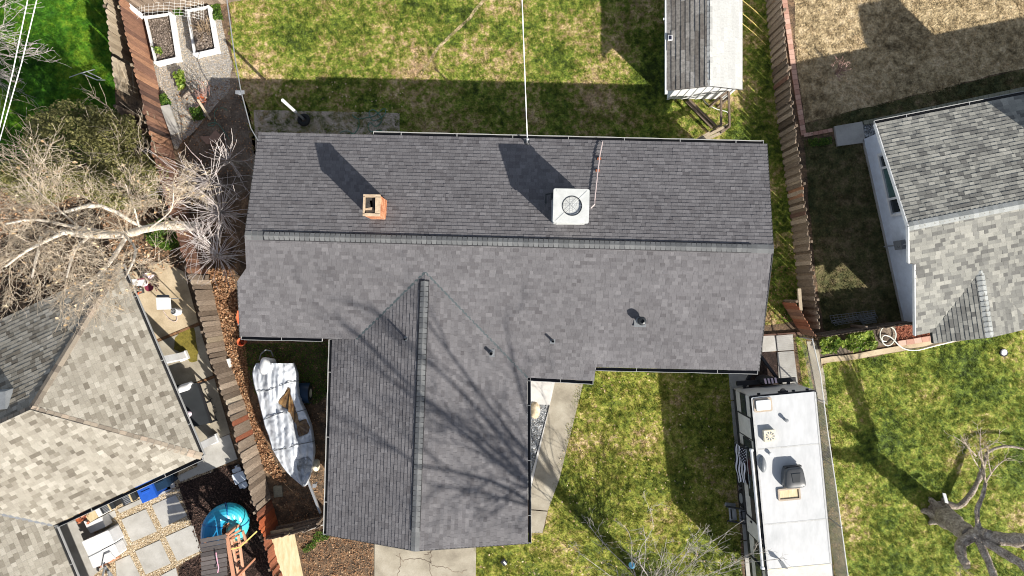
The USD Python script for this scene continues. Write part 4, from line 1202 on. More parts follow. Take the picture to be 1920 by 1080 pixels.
MB().beam(P(1498, 541, 1.2), P(1501, 582, 1.2), .12, .1).beam(P(1500, 575, 0), P(1500, 575, 1.2), .09, .09).build('board', 'fence_pale', pb)
nb = thing('plank', 'long brown rail lying across the grass before the concrete pads', 'plank', P(1460, 628, .05))
MB().beam(P(1420, 629, .06), P(1512, 623, .06), .06, .09, .2).build('board', 'fence_brown', nb)

# frame and leaning boards beside the shed
fr = thing('trellis_frame', 'grey wooden frame standing at the south side of the shed', 'frame', P(1345, 240, 0))
zt = 1.3
for a, b in (((1352, 184), (1352, 236)), ((1366, 172), (1368, 236))):
    MB().beam(P(*a, zt), P(*b, zt), .07, .09, .3).build('rail', 'fence_grey', fr)
for q in ((1349, 183), (1349, 236), (1368, 236), (1365, 183)):
    x = P(*q, zt)
    MB().beam((x[0], x[1], 0), x, .08, .08, .4).build('post', 'fence_grey', fr)
MB().beam(P(1349, 183, zt), P(1366, 171, zt), .09, .04, .3).build('rail', 'fence_grey', fr)
lg = thing('wooden_panel', 'grey slatted gate panel leaning between the frame and the house eave', 'panel', P(1330, 255, 0))
for a, b, w in (((1300, 268), (1366, 234), .1), ((1318, 264), (1352, 249), .1), ((1306, 262), (1330, 248), .06)):
    MB().beam(P(*a, .95), P(*b, .95), w, .06, .6).build('slat', 'fence_pale', lg)
for a, b, w in (((1302, 266), (1300, 275), .07), ((1366, 234), (1350, 250), .07)):
    MB().beam(P(*a, .95), P(*b, .95), w, .06, .4).build('slat', 'fence_grey', lg)
for q in ((1366, 235), (1303, 268)):
    x = P(*q, .95)
    MB().beam((x[0], x[1], 0), x, .09, .09, .4).build('post', 'fence_grey', lg)
lo = thing('lumber', 'two long boards lying on the grass below the shed', 'lumber', P(1310, 215, 0))
for a, b in (((1287, 190), (1336, 240)), ((1292, 188), (1342, 236))):
    MB().beam(P(*a, .1), P(*b, .14), .1, .05, .3).build('board', 'fence_grey', lo)
ch = thing('hose', 'short white hose on the grass under the shed wall', 'hose', P(1330, 197, 0))
MB().tube([P(x, y, .06) for x, y in ((1318, 186), (1322, 192), (1330, 198), (1345, 205), (1362, 209), (1368, 214), (1369, 222))], .018, 6).build('tube', 'hose_white', ch)

# brick edging in the right yards: brick by brick
def bricks(name, label, pts, n, mat='brick_edge', w=.11, z=.06, seed=0):
    r = np.random.default_rng(seed)
    th = thing(name, label, 'edging', (*pts[0][:2], 0))
    p2 = np.asarray(pts)[:, :2]
    tot = np.linalg.norm(np.diff(p2, axis=0), axis=1).sum()
    for k in range(n):
        c, u = along(p2, (k + .5) * tot / n)
        MB().box([*c, z / 2], (tot / n - .012, w, z + r.normal(0, .008)), math.atan2(u[1], u[0]) + r.normal(0, .02), r.uniform(0, 1)).build('brick', mat, th)
bricks('brick_edging', 'row of pale red bricks along the dry yard beside the long fence', G([(1466, -30), (1478, 60), (1490, 150), (1506, 254)]), 30, w=.2, seed=1)
bricks('brick_edging', 'short brick row closing the dry yard at the concrete step', G([(1506, 254), (1530, 250), (1560, 244)]), 6, w=.14, seed=2)
bricks('brick_edging', 'grey brick row under the white gutter of the right house', G([(1618, 231), (1760, 201), (1930, 165)]), 32, w=.16, seed=3, mat='paver')
bricks('brick_edging', 'salmon coloured kerb stones before the red bark bed', G([(1682, 644), (1750, 633), (1813, 620)]), 9, w=.2, z=.1, seed=4)

# chain link fence by the trailer
cl = thing('chain_link_fence', 'chain link fence with a thin white rail right of the trailer', 'fence', P(1545, 800, 0))
tops = [(1523, 636), (1538, 700), (1552, 810), (1567, 910), (1590, 1080), (1600, 1150)]
cz = 1.15
rail = np.array([P(x, y, cz) for x, y in tops])
MB().tube(rail, .022, 8).build('top_rail', 'white_metal', cl)
for d in np.arange(0, 14, 2.4):
    tot = np.linalg.norm(np.diff(rail, axis=0), axis=1).sum()
    if d < tot:
        seg = np.linalg.norm(np.diff(rail, axis=0), axis=1)
        dd_, i = d, 0
        while dd_ > seg[i]:
            dd_ -= seg[i]; i += 1
        q = rail[i] + (rail[i + 1] - rail[i]) * dd_ / seg[i]
        MB().tube([(q[0], q[1], 0), (q[0], q[1], cz + .03)], .028, 8).build('post', 'galvanised', cl)
mesh = MB()
tot = np.linalg.norm(np.diff(rail, axis=0), axis=1).sum()
r2d = rail[:, :2]
for d in np.arange(0, tot, .09):
    for sg in (-1, 1):
        e = d + sg * 1.1
        if 0 <= e <= tot:
            a, _ = along(r2d, d); b, _ = along(r2d, e)
            mesh.tube([(*a, .03), (*b, cz)], .0035, 3, cap=False)
mesh.build('wire_mesh', 'galvanised', cl, kind='stuff')
# ---------------------------------------------------------------- trees and shrubs
def twist(d, ang, az):
    d = unit(d)
    a = unit(np.cross(d, [0.3, 0.2, 1.0] if abs(d[2]) < .9 else [1.0, 0, 0])); b = np.cross(d, a)
    return unit(d * math.cos(ang) + (a * math.cos(az) + b * math.sin(az)) * math.sin(ang))


def grow(mb, p, d, L, r, lev, rng, kids=(5, 5, 4), ang=(.5, 1.0), ratio=.62, wander=.16, lift=.1, thin=.62, rmin=.004, start=.25, flat=1.0):
    n = 5 if lev > 0 else 4
    pts, q, dd = [np.array(p, float)], np.array(p, float), unit(d)
    for i in range(n):
        dd = unit(dd + rng.normal(0, wander, 3) * [1, 1, flat] + [0, 0, lift])
        q = q + dd * L / n
        pts.append(q)
    pts = np.array(pts)
    rad = np.linspace(r, max(r * .45, rmin), n + 1)
    mb.tube(pts, rad, 3 if r < .02 else (5 if r < .06 else 8), cap=False)
    if lev <= 0:
        return
    for k in range(kids[-lev] if lev <= len(kids) else kids[0]):
        t = rng.uniform(start, 1.0) * n
        i = min(int(t), n - 1)
        c = pts[i] + (pts[i + 1] - pts[i]) * (t - i)
        g = twist(pts[i + 1] - pts[i], rng.uniform(*ang), rng.uniform(0, 2 * np.pi))
        g = unit(g * [1, 1, flat])
        grow(mb, c, g, L * ratio * rng.uniform(.6, 1.25), max(rad[i] * thin, rmin), lev - 1, rng, kids, ang, ratio, wander, lift, thin, rmin, start, flat)


def limb(mb, pts, r0, r1, rng, sides=9, wob=.03, sub=3):
    """A tapered limb through the points, a little knobbly."""
    pts = np.asarray(pts, float)
    t = np.linspace(0, len(pts) - 1, (len(pts) - 1) * sub + 1)
    q = []
    for u in t:
        i = min(int(u), len(pts) - 2); f = u - i
        p0, p1, p2, p3 = pts[max(i - 1, 0)], pts[i], pts[i + 1], pts[min(i + 2, len(pts) - 1)]
        q.append(.5 * (2 * p1 + (p2 - p0) * f + (2 * p0 - 5 * p1 + 4 * p2 - p3) * f ** 2 + (3 * p1 - p0 - 3 * p2 + p3) * f ** 3))
    q = np.array(q)
    rad = np.linspace(r0, r1, len(q)) * (1 + rng.normal(0, .09, len(q)))
    q[1:-1] += rng.normal(0, wob * r0, (len(q) - 2, 3))
    mb.tube(q, rad, sides)
    return q, rad


# the big pale tree over the left yards
rng = np.random.default_rng(71)
tr = thing('bare_tree', 'big bare tree with pale bark and dense straw coloured twigs at the left', 'tree', P(370, 425))
tp = [P(372, 426, -.05), P(350, 424, .9), P(312, 423, 2.3), P(265, 431, 4.2), P(232, 440, 5.2), P(170, 441, 6.7), P(120, 436, 7.6)]
m = MB(); q, rad = limb(m, tp, .19, .07, rng, 12); m.build('trunk', 'bark_pale', tr, smooth=40)
limbs = [([P(232, 440, 5.2), P(150, 428, 6.6), P(70, 412, 7.6), P(10, 420, 8.3)], .07), ([P(270, 430, 4.1), P(190, 386, 5.7), P(120, 398, 6.8), P(85, 400, 7.2)], .07),
         ([P(240, 438, 5.0), P(200, 500, 6.0), P(150, 540, 6.6)], .08), ([P(262, 431, 4.3), P(250, 385, 5.2), P(235, 345, 6.0)], .035),
         ([P(190, 440, 6.2), P(90, 435, 7.2), P(72, 470, 7.6), P(60, 520, 8.0)], .07), ([P(280, 428, 3.7), P(320, 395, 4.8), P(325, 350, 5.4)], .035),
         ([P(170, 441, 6.7), P(140, 470, 7.4), P(125, 520, 8.0)], .06), ([P(232, 440, 5.2), P(255, 470, 6.0), P(235, 520, 6.6)], .06),
         ([P(150, 428, 6.6), P(90, 375, 7.2), P(50, 340, 7.6)], .035), ([P(120, 436, 7.6), P(50, 470, 8.2), P(10, 500, 8.6)], .055)]
tw = MB()
for i, (pts, r) in enumerate(limbs):
    m = MB(); q, rad = limb(m, pts, r, r * .4, rng, 8); m.build('limb', 'bark_pale', tr, smooth=40)
    for k in range(14):
        j = rng.integers(2, len(q) - 1)
        d = twist(q[j + 1] - q[j], rng.uniform(.5, 1.2), rng.uniform(0, 6.28))
        grow(tw, q[j], d * [1, 1, .7] + [0, 0, .1], rng.uniform(.7, 1.35), .014, 2, rng, kids=(7, 5), ang=(.35, .95), ratio=.6, wander=.24, lift=.02, rmin=.0040)
tw.build('twigs', 'twig_pale', tr, kind='stuff')
lp = np.vstack([np.array(v).reshape(-1, 3)[-6:-3] for v in tw.v])
lp = lp[rng.choice(len(lp), 420, replace=False)]
leaves('leaves', None, 'pale_leaf', None, 0, .09, 77, pts=lp, parent=tr, tilt=1.0)

# pollarded mauve shrubs against the house
def pollard(px, py, z, n, L, seed, label, up=.5, mat='twig_mauve'):
    r = np.random.default_rng(seed)
    k = P(px, py, z)
    t = thing('pollard_shrub', label, 'shrub', (k[0], k[1], 0), None)
    m = MB(); limb(m, [(k[0] + .05, k[1], -.05), (k[0] - .03, k[1] + .03, z * .5), k], .06, .055, r, 8)
    m.lathe([(0, -.09), (.09, -.05), (.1, .02), (.05, .08), (0, .09)], k, 10)
    m.build('trunk', 'bark_grey', t, smooth=40)
    m = MB()
    for i in range(n):
        a, e = r.uniform(0, 2 * np.pi), r.uniform(.05, 1.2) * up
        d = np.array([math.cos(a) * math.cos(e), math.sin(a) * math.cos(e), math.sin(e)])
        grow(m, k + d * .05, d, 1.25 * L * r.uniform(.5, 1.25), .0125, 1 if r.uniform() < .35 else 0, r, kids=(2,), ang=(.2, .5), wander=.13, lift=.05, rmin=.006)
    m.build('twigs', mat, t, kind='stuff')
pollard(415, 398, 1.5, 95, 1.15, 1, 'bare pollard shrub with rays of mauve twigs, the fullest one', 1.0)
pollard(409, 479, 1.4, 75, .95, 2, 'bare pollard shrub with radiating twigs nearest the house corner jog')
pollard(373, 450, 1.5, 34, .85, 3, 'smaller bare pollard shrub leaning over the fence beside the pale tree trunk')
pollard(393, 340, 1.6, 64, 1.35, 4, 'tall bare mauve shrub reaching up toward the gravel garden', 1.2)
pollard(430, 300, 1.4, 30, 1.0, 5, 'loose bare shrub close to the west end of the grey roof', 1.2)

# olive shrubs under the tree
def bush(name, label, mat, c, rx, ry, rz, n, size, seed, stems=10):
    r = np.random.default_rng(seed)
    t = thing(name, label, 'shrub', (c[0], c[1], 0))
    out = []
    while len(out) < n:
        d = r.normal(0, 1, 3); d /= np.linalg.norm(d)
        rr = r.uniform(.45, 1.0) ** .5
        f = .72 + .55 * meshkit.fbm(d * 2.3 + seed, 3, seed)
        p = d * rr * f
        if p[2] > -.55 and meshkit.noise(p * 3.2 + 5 * seed, seed) > .36:
            out.append(np.array([c[0], c[1], rz * .75]) + p * [rx, ry, rz * .75])
    m = MB()
    for i in range(stems):
        a = r.uniform(0, 2 * np.pi)
        grow(m, (c[0] + .1 * math.cos(a), c[1] + .1 * math.sin(a), 0), (math.cos(a) * .7, math.sin(a) * .7, 1), rz * 1.2, .03, 2, r, kids=(4, 4), ang=(.3, .8), ratio=.55, wander=.15, rmin=.005)
    m.build('stems', 'twig_pale', t, kind='stuff')
    leaves('foliage', None, mat, None, 0, size, seed, pts=np.array(out), parent=t, tilt=.8)
bush('olive_shrub', 'dense olive green shrub at the edge of the lush lawn', 'olive_leaf', P(165, 280, .0) + [.9, -.2, 0], 1.75, 1.4, 2.5, 11000, .085, 81)
bush('olive_shrub', 'smaller olive shrub against the grey fence stretch', 'olive_leaf', P(250, 268, .0), 1.0, .9, 1.7, 4800, .08, 82)
bush('olive_shrub', 'dark green shrub half hidden under the pale tree crown', 'olive_leaf', P(270, 352, .0), 1.5, 1.1, 1.8, 7000, .08, 83)
bush('olive_shrub', 'low dark shrub under the pale twigs at the left edge', 'olive_leaf', P(110, 345, .0), 1.6, .9, 1.3, 5200, .09, 84)
bush('ivy', 'low green ivy clump under the pale trunk', 'green_leaf', P(320, 440, .0), .8, .6, .5, 2600, .07, 85, 3)

# old pruned tree on the right lawn
rng = np.random.default_rng(72)
rt = thing('pruned_tree', 'thick old pruned tree with grey bark on the right lawn', 'tree', P(1757, 958))
m = MB()
base = P(1757, 958)
q, rad = limb(m, [base + [0, 0, -.1], P(1766, 966, .35), P(1783, 977, 1.0), P(1803, 992, 1.7), P(1818, 1003, 2.25)], .43, .28, rng, 16, .05, 4)
for a in np.linspace(0, 2 * np.pi, 7)[:-1]:
    d = np.array([math.cos(a), math.sin(a), 0])
    limb(m, [base + d * .62 + [0, 0, -.08], base + d * .42 + [0, 0, .12], base + d * .2 + [.05, -.05, .55]], .09, .16, rng, 7)
m.build('trunk', 'bark_grey', rt, smooth=50)
knot = P(1823, 1005, 2.3)
big = [([knot, P(1840, 998, 2.5), P(1853, 1003, 2.75)], .21, .17), ([knot, P(1803, 1018, 2.35), P(1803, 1040, 2.7), P(1812, 1059, 3.0)], .2, .13),
       ([P(1838, 1006, 2.45), P(1880, 1010, 2.9), P(1935, 1014, 3.6), P(2010, 1010, 4.6)], .24, .2), ([P(1838, 1008, 2.45), P(1870, 1030, 2.9), P(1910, 1055, 3.5), P(1960, 1100, 4.2)], .17, .12),
       ([P(1832, 1010, 2.4), P(1848, 1040, 2.8), P(1866, 1085, 3.3), P(1890, 1150, 4)], .14, .1), ([P(1900, 1013, 3.1), P(1940, 1040, 3.6), P(1985, 1060, 4.2)], .09, .06),
       ([P(1818, 998, 2.25), P(1834, 988, 2.5), P(1831, 960, 2.6), P(1842, 930, 2.65), P(1848, 905, 2.7)], .10, .06), ([P(1775, 945, .2), P(1800, 948, .35), P(1828, 915, .45), P(1842, 880, .45), P(1850, 850, .45)], .14, .06),
       ([P(1850, 850, .45), P(1868, 840, .45), P(1895, 837, .45), P(1935, 845, .5)], .06, .045)]
for pts, r0, r1 in big:
    m = MB(); limb(m, pts, r0, r1, rng, 12, .06, 4); m.build('limb', 'bark_grey', rt, smooth=50)
for px, py, z in ((1855, 1004, 2.76), (1813, 1061, 3.02)):
    MB().lathe([(0, .01), (.13, 0), (.14, -.03)], P(px, py, z), 12).build('cut_end', 'twig_pale', rt)
tw = MB()
fork = P(1848, 905, 2.7)
for pts in ([fork, P(1840, 885, 2.8), P(1825, 860, 3.0), P(1812, 835, 3.1), P(1788, 818, 3.2)], [fork, P(1860, 885, 2.9), P(1876, 868, 3.1), P(1890, 860, 3.2)], [fork, P(1843, 870, 2.9), P(1835, 848, 3.1), P(1850, 838, 3.2), P(1872, 826, 3.3)],
            [P(1843, 870, 2.9), P(1838, 835, 3.1), P(1838, 812, 3.2)], [P(1830, 855, 3.0), P(1815, 838, 3.1), P(1800, 815, 3.2)], [P(1858, 888, 2.9), P(1853, 862, 3.0), P(1852, 835, 3.2)]):
    q, rad = limb(tw, pts, .035, .012, rng, 6)
    for k in range(9):
        j = rng.integers(2, len(q) - 1)
        grow(tw, q[j], twist(q[j + 1] - q[j], rng.uniform(.4, .9), rng.uniform(0, 6.28)), rng.uniform(.25, .6), .009, 1, rng, kids=(2,), wander=.2, rmin=.0055)
for k in range(9):
    grow(tw, P(1800, 1062, 2.9), twist([-.2, -.2, .6], rng.uniform(.4, 1.3), rng.uniform(0, 6.28)), .5, .008, 0, rng, wander=.15, rmin=.006)
tw.build('twigs', 'twig_pale', rt, kind='stuff')
wl = thing('nailed_board', 'small white board nailed beside the foot of the old tree', 'board', P(1772, 932, .5))
MB().beam(P(1770, 925, .55), P(1775, 943, .75), .17, .03, up=(.4, .2, 1)).build('board', 'white_paint', wl)

# small bare tree at the bottom edge
rng = np.random.default_rng(73)
ft = thing('bare_tree', 'small bare grey tree at the bottom edge between the driveway and the trailer', 'tree', P(1200, 1085))
B = P(1200, 1085)
m = MB(); limb(m, [B + [0, 0, -.1], B + [.03, .05, .8], B + [.0, .05, 1.7]], .11, .08, rng, 10); m.build('trunk', 'bark_grey', ft, smooth=45)
tw = MB()
for px, py, z in ((1105, 985, 3.2), (1150, 975, 3.0), (1205, 985, 2.8), (1215, 950, 3.3), (1330, 985, 3.4), (1395, 975, 3.6), (1370, 1010, 3.2), (1290, 1010, 3.0), (1250, 1010, 3.0), (1065, 1020, 3.2), (1460, 1048, 3.6), (1425, 1030, 3.6), (1400, 1060, 3.4), (1330, 1050, 3.0), (1120, 1050, 3.0), (1270, 1060, 3.4)):
    s, e = B + [0, 0, rng.uniform(1.2, 1.7)], P(px, py, z)
    q, rad = limb(tw, [s, s + (e - s) * .25 + rng.normal(0, .12, 3), s + (e - s) * .5 + rng.normal(0, .14, 3), s + (e - s) * .75 + rng.normal(0, .12, 3), e], .019, .006, rng, 5, .5)
    for k in range(9):
        j = rng.integers(2, len(q) - 1)
        grow(tw, q[j], twist(q[j + 1] - q[j], rng.uniform(.4, 1.0), rng.uniform(0, 6.28)), rng.uniform(.4, .9), .008, 1, rng, kids=(5,), ang=(.35, .9), ratio=.55, wander=.24, rmin=.004)
tw.build('twigs', 'twig_grey', ft, kind='stuff')
# the tall street tree beyond the bottom edge: its shadow crosses the lawn and the front wing
rng = np.random.default_rng(75)
st = thing('street_tree', 'tall bare street tree beyond the bottom edge, seen by its shadow on the front wing', 'tree', P(1392, 1258))
B = P(1392, 1258)
m = MB(); limb(m, [B + [0, 0, -.1], B + [.05, .05, 2], B + [-.1, .1, 4.2], B + [0, 0, 6.3], B + [.1, .1, 8.5]], .29, .14, rng, 14); m.build('trunk', 'bark_grey', st, smooth=45)
tw = MB()
for e, h0 in (((-3.2, 2.6, 11.5), 6.0), ((-1.2, 3.4, 13.0), 6.4), ((1.4, 2.8, 12.0), 6.8), ((2.8, .6, 11.0), 6.2), ((-3.8, -.4, 12.6), 6.6), ((.4, .4, 16.0), 8.4), ((-1.6, .8, 15.2), 8.0), ((2.0, -1.6, 14.0), 7.4), ((-.8, -2.6, 13.2), 7.0), ((-2.6, 1.6, 14.0), 7.2), ((-1.8, 2.6, 9.0), 5.6)):
    s, e = B + [0, 0, h0], B + np.array(e)
    mid = s + (e - s) * .5 + rng.normal(0, .3, 3) + [0, 0, .3]
    m = MB(); q, rad = limb(m, [s, s + (mid - s) * .5 + rng.normal(0, .12, 3), mid, e], .105, .035, rng, 8, .06, 3); m.build('limb', 'bark_grey', st, smooth=45)
    for k in range(7):
        j = rng.integers(3, len(q) - 1)
        grow(tw, q[j], twist(q[j + 1] - q[j], rng.uniform(.35, .9), rng.uniform(0, 6.28)), rng.uniform(1.2, 2.4), .03, 2, rng, kids=(3, 3), ang=(.35, .8), ratio=.6, wander=.14, lift=.05, rmin=.008)
tw.build('twigs', 'twig_grey', st, kind='stuff')

# grey twiggy tree at the top left corner
rng = np.random.default_rng(74)
gt = thing('bare_tree', 'bare grey twiggy tree reaching in at the top left corner', 'tree', P(-15, 95))
B = P(-15, 95)
m = MB(); limb(m, [B + [0, 0, -.1], B + [0, 0, 1.5], B + [.1, 0, 2.6]], .16, .1, rng, 10); m.build('trunk', 'bark_grey', gt, smooth=45)
tw = MB()
for i in range(8):
    a = rng.uniform(-.9, 1.0)
    grow(tw, B + [0, 0, rng.uniform(1.6, 2.6)], (math.cos(a), math.sin(a), .45), rng.uniform(2.6, 3.7), .035, 3, rng, kids=(5, 5, 4), ang=(.4, .9), ratio=.48, wander=.14, lift=-.02, rmin=.0055)
tw.build('twigs', 'twig_grey', gt, kind='stuff')

# small bare shrubs
def twiggy(name, label, px, py, z, n, L, mat, seed):
    r = np.random.default_rng(seed)
    b = P(px, py)
    t = thing(name, label, 'shrub', b)
    m = MB()
    for i in range(n):
        a = r.uniform(0, 2 * np.pi)
        grow(m, b + [0, 0, z * r.uniform(.1, .5)], (math.cos(a), math.sin(a), r.uniform(.3, 1.5)), L * r.uniform(.6, 1.1), .014, 2, r, kids=(3, 3), ang=(.3, .8), ratio=.5, wander=.12, rmin=.0055)
    m.build('twigs', mat, t, kind='stuff')
    m = MB(); limb(m, [b - [0, 0, .05], b + [0, 0, z * .6]], .04, .03, r, 7); m.build('trunk', 'bark_grey', t, smooth=40)
twiggy('bare_shrub', 'small reddish bare shrub alone on the shaded dry yard', 1566, 138, .6, 16, .55, 'twig_red', 91)
twiggy('bare_shrub', 'small bare shrub with reddish twigs in the gravel garden', 392, 186, .6, 14, .6, 'twig_red', 92)
twiggy('bare_shrub', 'tangle of dry stems in the right hand planter box', 388, 66, .5, 20, .5, 'dry_stem', 93)

# leafy plants
def plant(name, label, mat, pts, n, size, seed, h=.35):
    r = np.random.default_rng(seed)
    c = np.mean([P(*p) for p in pts], 0)
    t = thing(name, label, 'plant', c)
    poly = Polygon(G(pts)) if len(pts) > 2 else Point(c[:2]).buffer(.3)
    xy = scatter_in(poly, n, r)
    z = h * (.25 + meshkit.noise(np.column_stack([xy * 3, np.zeros(n)]), seed)) * r.uniform(.5, 1.1, n)
    leaves('foliage', None, mat, None, 0, size, seed, pts=np.column_stack([xy, z]), parent=t, tilt=.45)
    st = MB()
    for i in range(0, n, max(1, n // 40)):
        st.tube([(c[0] + (xy[i, 0] - c[0]) * .8, c[1] + (xy[i, 1] - c[1]) * .8, 0), (*xy[i], z[i])], .006, 3)
    st.build('stems', 'green_leaf', t, kind='stuff')
plant('leafy_plant', 'lime green big leaved plants in the bed behind the hose coil', 'lime_leaf', [(1572, 646), (1585, 622), (1628, 616), (1634, 645), (1600, 660)], 330, .17, 21, .5)
plant('leafy_plant', 'lime green plants at the end of the chain link fence', 'lime_leaf', [(1530, 634), (1560, 628), (1572, 640), (1558, 660), (1535, 664)], 210, .16, 22, .45)
plant('leafy_plant', 'yellow green strappy plant beside the left planter box', 'lime_leaf', [(333, 140), (350, 136), (352, 165), (340, 172)], 160, .13, 23, .35)
plant('leafy_plant', 'round bright green herb at the end of the stone slab', 'green_leaf', [(298, 182), (315, 178), (325, 196), (318, 205), (300, 200)], 700, .06, 24, .3)
plant('leafy_plant', 'green clump in the shade between the slab and the folded chair', 'green_leaf', [(358, 206), (380, 200), (386, 222), (366, 228)], 380, .07, 25, .25)
plant('leafy_plant', 'green lettuce in the left planter box', 'lime_leaf', [(301, 98), (312, 96), (314, 106), (304, 109)], 60, .09, 26, .55)
plant('leafy_plant', 'green weeds under the hoop net between the two planters', 'green_leaf', [(330, 16), (343, 14), (346, 30), (332, 32)], 260, .07, 27, .3)
plant('leafy_plant', 'bright green clump at the top beside the right planter box', 'green_leaf', [(392, 6), (412, 2), (420, 38), (402, 40)], 800, .06, 28, .2)
plant('leafy_plant', 'low dark plants in the bed beside the concrete back step', 'green_leaf', [(1512, 262), (1555, 258), (1556, 272), (1515, 276)], 420, .06, 29, .2)
# ---------------------------------------------------------------- the travel trailer
TZ = 2.62
O = P(1407, 744, TZ)
f_ = unit(P(1437, 1063, TZ) - O)
r_ = np.array([-f_[1], f_[0], 0])
W_, L_ = 2.36, 7.4
def tv(a, b, z):
    """a metres towards the rear, b metres to the right of the front left roof corner."""
    return np.array([*(O + f_ * a + r_ * b)[:2], z])
def tpx(px, py, z=TZ):
    d = P(px, py, z) - O
    return d @ f_, d @ r_
tl = thing('travel_trailer', 'white travel trailer with black trim parked beside the chain link fence', 'trailer', tv(3.5, 1.2, 0))
foot = lambda i: Polygon([tv(a, b, 0)[:2] for a, b in ((i, i), (i, W_ - i), (L_ - i, W_ - i), (L_ - i, i))]).buffer(-.06).buffer(.06)
MB().prism(foot(.0), .72, TZ - .1).build('body', 'rv_beige', tl)
MB().prism(foot(.25), .3, .72).build('underbody', 'black_metal', tl)
MB().prism(foot(-.02), TZ - .1, TZ - .04).build('roof_trim', 'black_metal', tl)
acap = tpx(1500, 1063)[0]
MB().prism(foot(.03).intersection(Polygon([tv(-.1, -.1, 0)[:2], tv(-.1, 3, 0)[:2], tv(acap, 3, 0)[:2], tv(acap, -.1, 0)[:2]])), TZ - .04, TZ).build('roof', 'rv_white', tl)
MB().prism(foot(.03).intersection(Polygon([tv(acap + .02, -.1, 0)[:2], tv(acap + .02, 3, 0)[:2], tv(8, 3, 0)[:2], tv(8, -.1, 0)[:2]])), TZ - .04, TZ - .008).build('rear_roof', 'white_concrete', tl)
MB().beam(tv(acap + .01, .05, TZ), tv(acap + .01, W_ - .05, TZ), .06, .02).build('roof_seam', 'cream_plastic', tl)
MB().beam(tv(-.012, .02, 1.6), tv(-.012, W_ - .02, 1.6), 1.6, .02, up=f_).build('front_wall', 'grey_plastic', tl) if False else None
fw = MB()
fw.hexa([tv(-.02, .03, .74), tv(0, .03, .74), tv(0, W_ - .03, .74), tv(-.02, W_ - .03, .74)], [tv(-.02, .03, TZ - .12), tv(0, .03, TZ - .12), tv(0, W_ - .03, TZ - .12), tv(-.02, W_ - .03, TZ - .12)])
fw.build('front_wall', 'rv_beige', tl)
for b in (.35, 1.1, 1.35, 1.6, 2.1):
    MB().box(tv(-.05, b, TZ - .14), (.1, .06, .05)).build('marker_light', 'black_metal', tl)
MB().lathe([(0, .1), (.1, .09), (.12, 0)], tv(-.04, 1.25, TZ - .2), 12).build('front_lamp', 'black_metal', tl)
# west wall panels, windows and door: rectangles on the wall
def wallp(name, mat, a0, a1, z0, z1, out=.012, parent=None, th=.02):
    return MB().hexa([tv(a0, -out, z0), tv(a1, -out, z0), tv(a1, -out + th, z0), tv(a0, -out + th, z0)], [tv(a0, -out, z1), tv(a1, -out, z1), tv(a1, -out + th, z1), tv(a0, -out + th, z1)]).build(name, mat, parent or tl)
wallp('skirt_stripe', 'black_metal', 0.0, L_, .72, .98)
wallp('side_stripe', 'rv_brown', .02, L_ - .02, 1.55, 2.02, .008)
wallp('upper_panel', 'rv_beige', .02, L_ - .02, 2.05, 2.44, .006)
w = wallp('window', 'black_metal', .0, .80, 1.5, 2.1, .02)
wallp('pane', 'glass_dark', .06, .74, 1.55, 2.05, .026, w)
hb = wallp('storage_hatch', 'black_metal', .78, 1.62, 1.06, 2.48, .022)
wallp('hatch_panel', 'rv_beige', .83, 1.57, 1.12, 2.42, .03, hb)
w = wallp('window', 'black_metal', 1.66, 2.35, 1.42, 2.3, .022)
wallp('pane', 'glass_dark', 1.72, 2.29, 1.48, 2.24, .028, w)
wallp('maroon_swoosh', 'rv_maroon', 2.45, 3.5, 1.3, 1.9, .02)
w = wallp('window', 'black_metal', 3.0, 3.9, 1.5, 2.15, .026)
wallp('pane', 'glass_dark', 3.05, 3.85, 1.55, 2.1, .032, w)
d = wallp('door', 'black_metal', 4.72, 5.45, .9, 2.45, .026)
wallp('door_panel', 'rv_beige', 4.77, 5.40, .95, 2.40, .034, d)
MB().box(tv(4.85, -.05, 1.55), (.04, .06, .12)).build('handle', 'black_metal', d)
w = wallp('window', 'black_metal', 5.8, 6.9, 1.45, 2.15, .022)
wallp('pane', 'glass_dark', 5.86, 6.84, 1.5, 2.1, .028, w)
# awning roller along the roof edge
aw0, aw1 = tpx(1412, 843, 2.45)[0], tpx(1437, 1063, 2.45)[0]
an = MB().tube([tv(aw0, -.1, 2.5), tv(aw1, -.1, 2.5)], .055, 10).build('awning', 'white_plastic', tl)
for a in (aw0, aw1):
    MB().lathe([(0, -.05), (.075, -.04), (.08, .04), (0, .05)], tv(a, -.1, 2.5), 12, axis='y').build('awning_cap', 'white_plastic', an)
    MB().beam(tv(a + .1, -.05, .95), tv(a + .1, -.06, 2.45), .05, .05).build('awning_arm', 'black_metal', an)
# things on the roof
def rect_px(px, py, w, d, rot=True):
    a, b = tpx(px, py)
    return Polygon([tv(a + i * d / 2, b + j * w / 2, 0)[:2] for i, j in ((-1, -1), (-1, 1), (1, 1), (1, -1))])
rv = rect_px(1430, 759, .52, .36)
v = MB().prism(rv.buffer(.07).difference(rv.buffer(-.0)), TZ, TZ + .03).build('roof_vent', 'seal_tan', tl)
MB().prism(rv.buffer(-.005).buffer(-.04).buffer(.04), TZ, TZ + .09).build('vent_lid', 'white_plastic', v)
hatch = rect_px(1479, 926, .68, .32)
v = MB().prism(hatch.buffer(.06).difference(hatch), TZ, TZ + .06).build('skylight', 'seal_tan', tl)
MB().prism(hatch.buffer(-.004), TZ + .004, TZ + .02).build('skylight_pane', 'plywood', v)
fan = rect_px(1441, 816, .42, .42)
v = MB().prism(fan.buffer(-.03).buffer(.03), TZ, TZ + .16).build('fan_vent', 'cream_plastic', tl)
c = tv(*tpx(1441, 816), TZ + .162)
mm = MB()
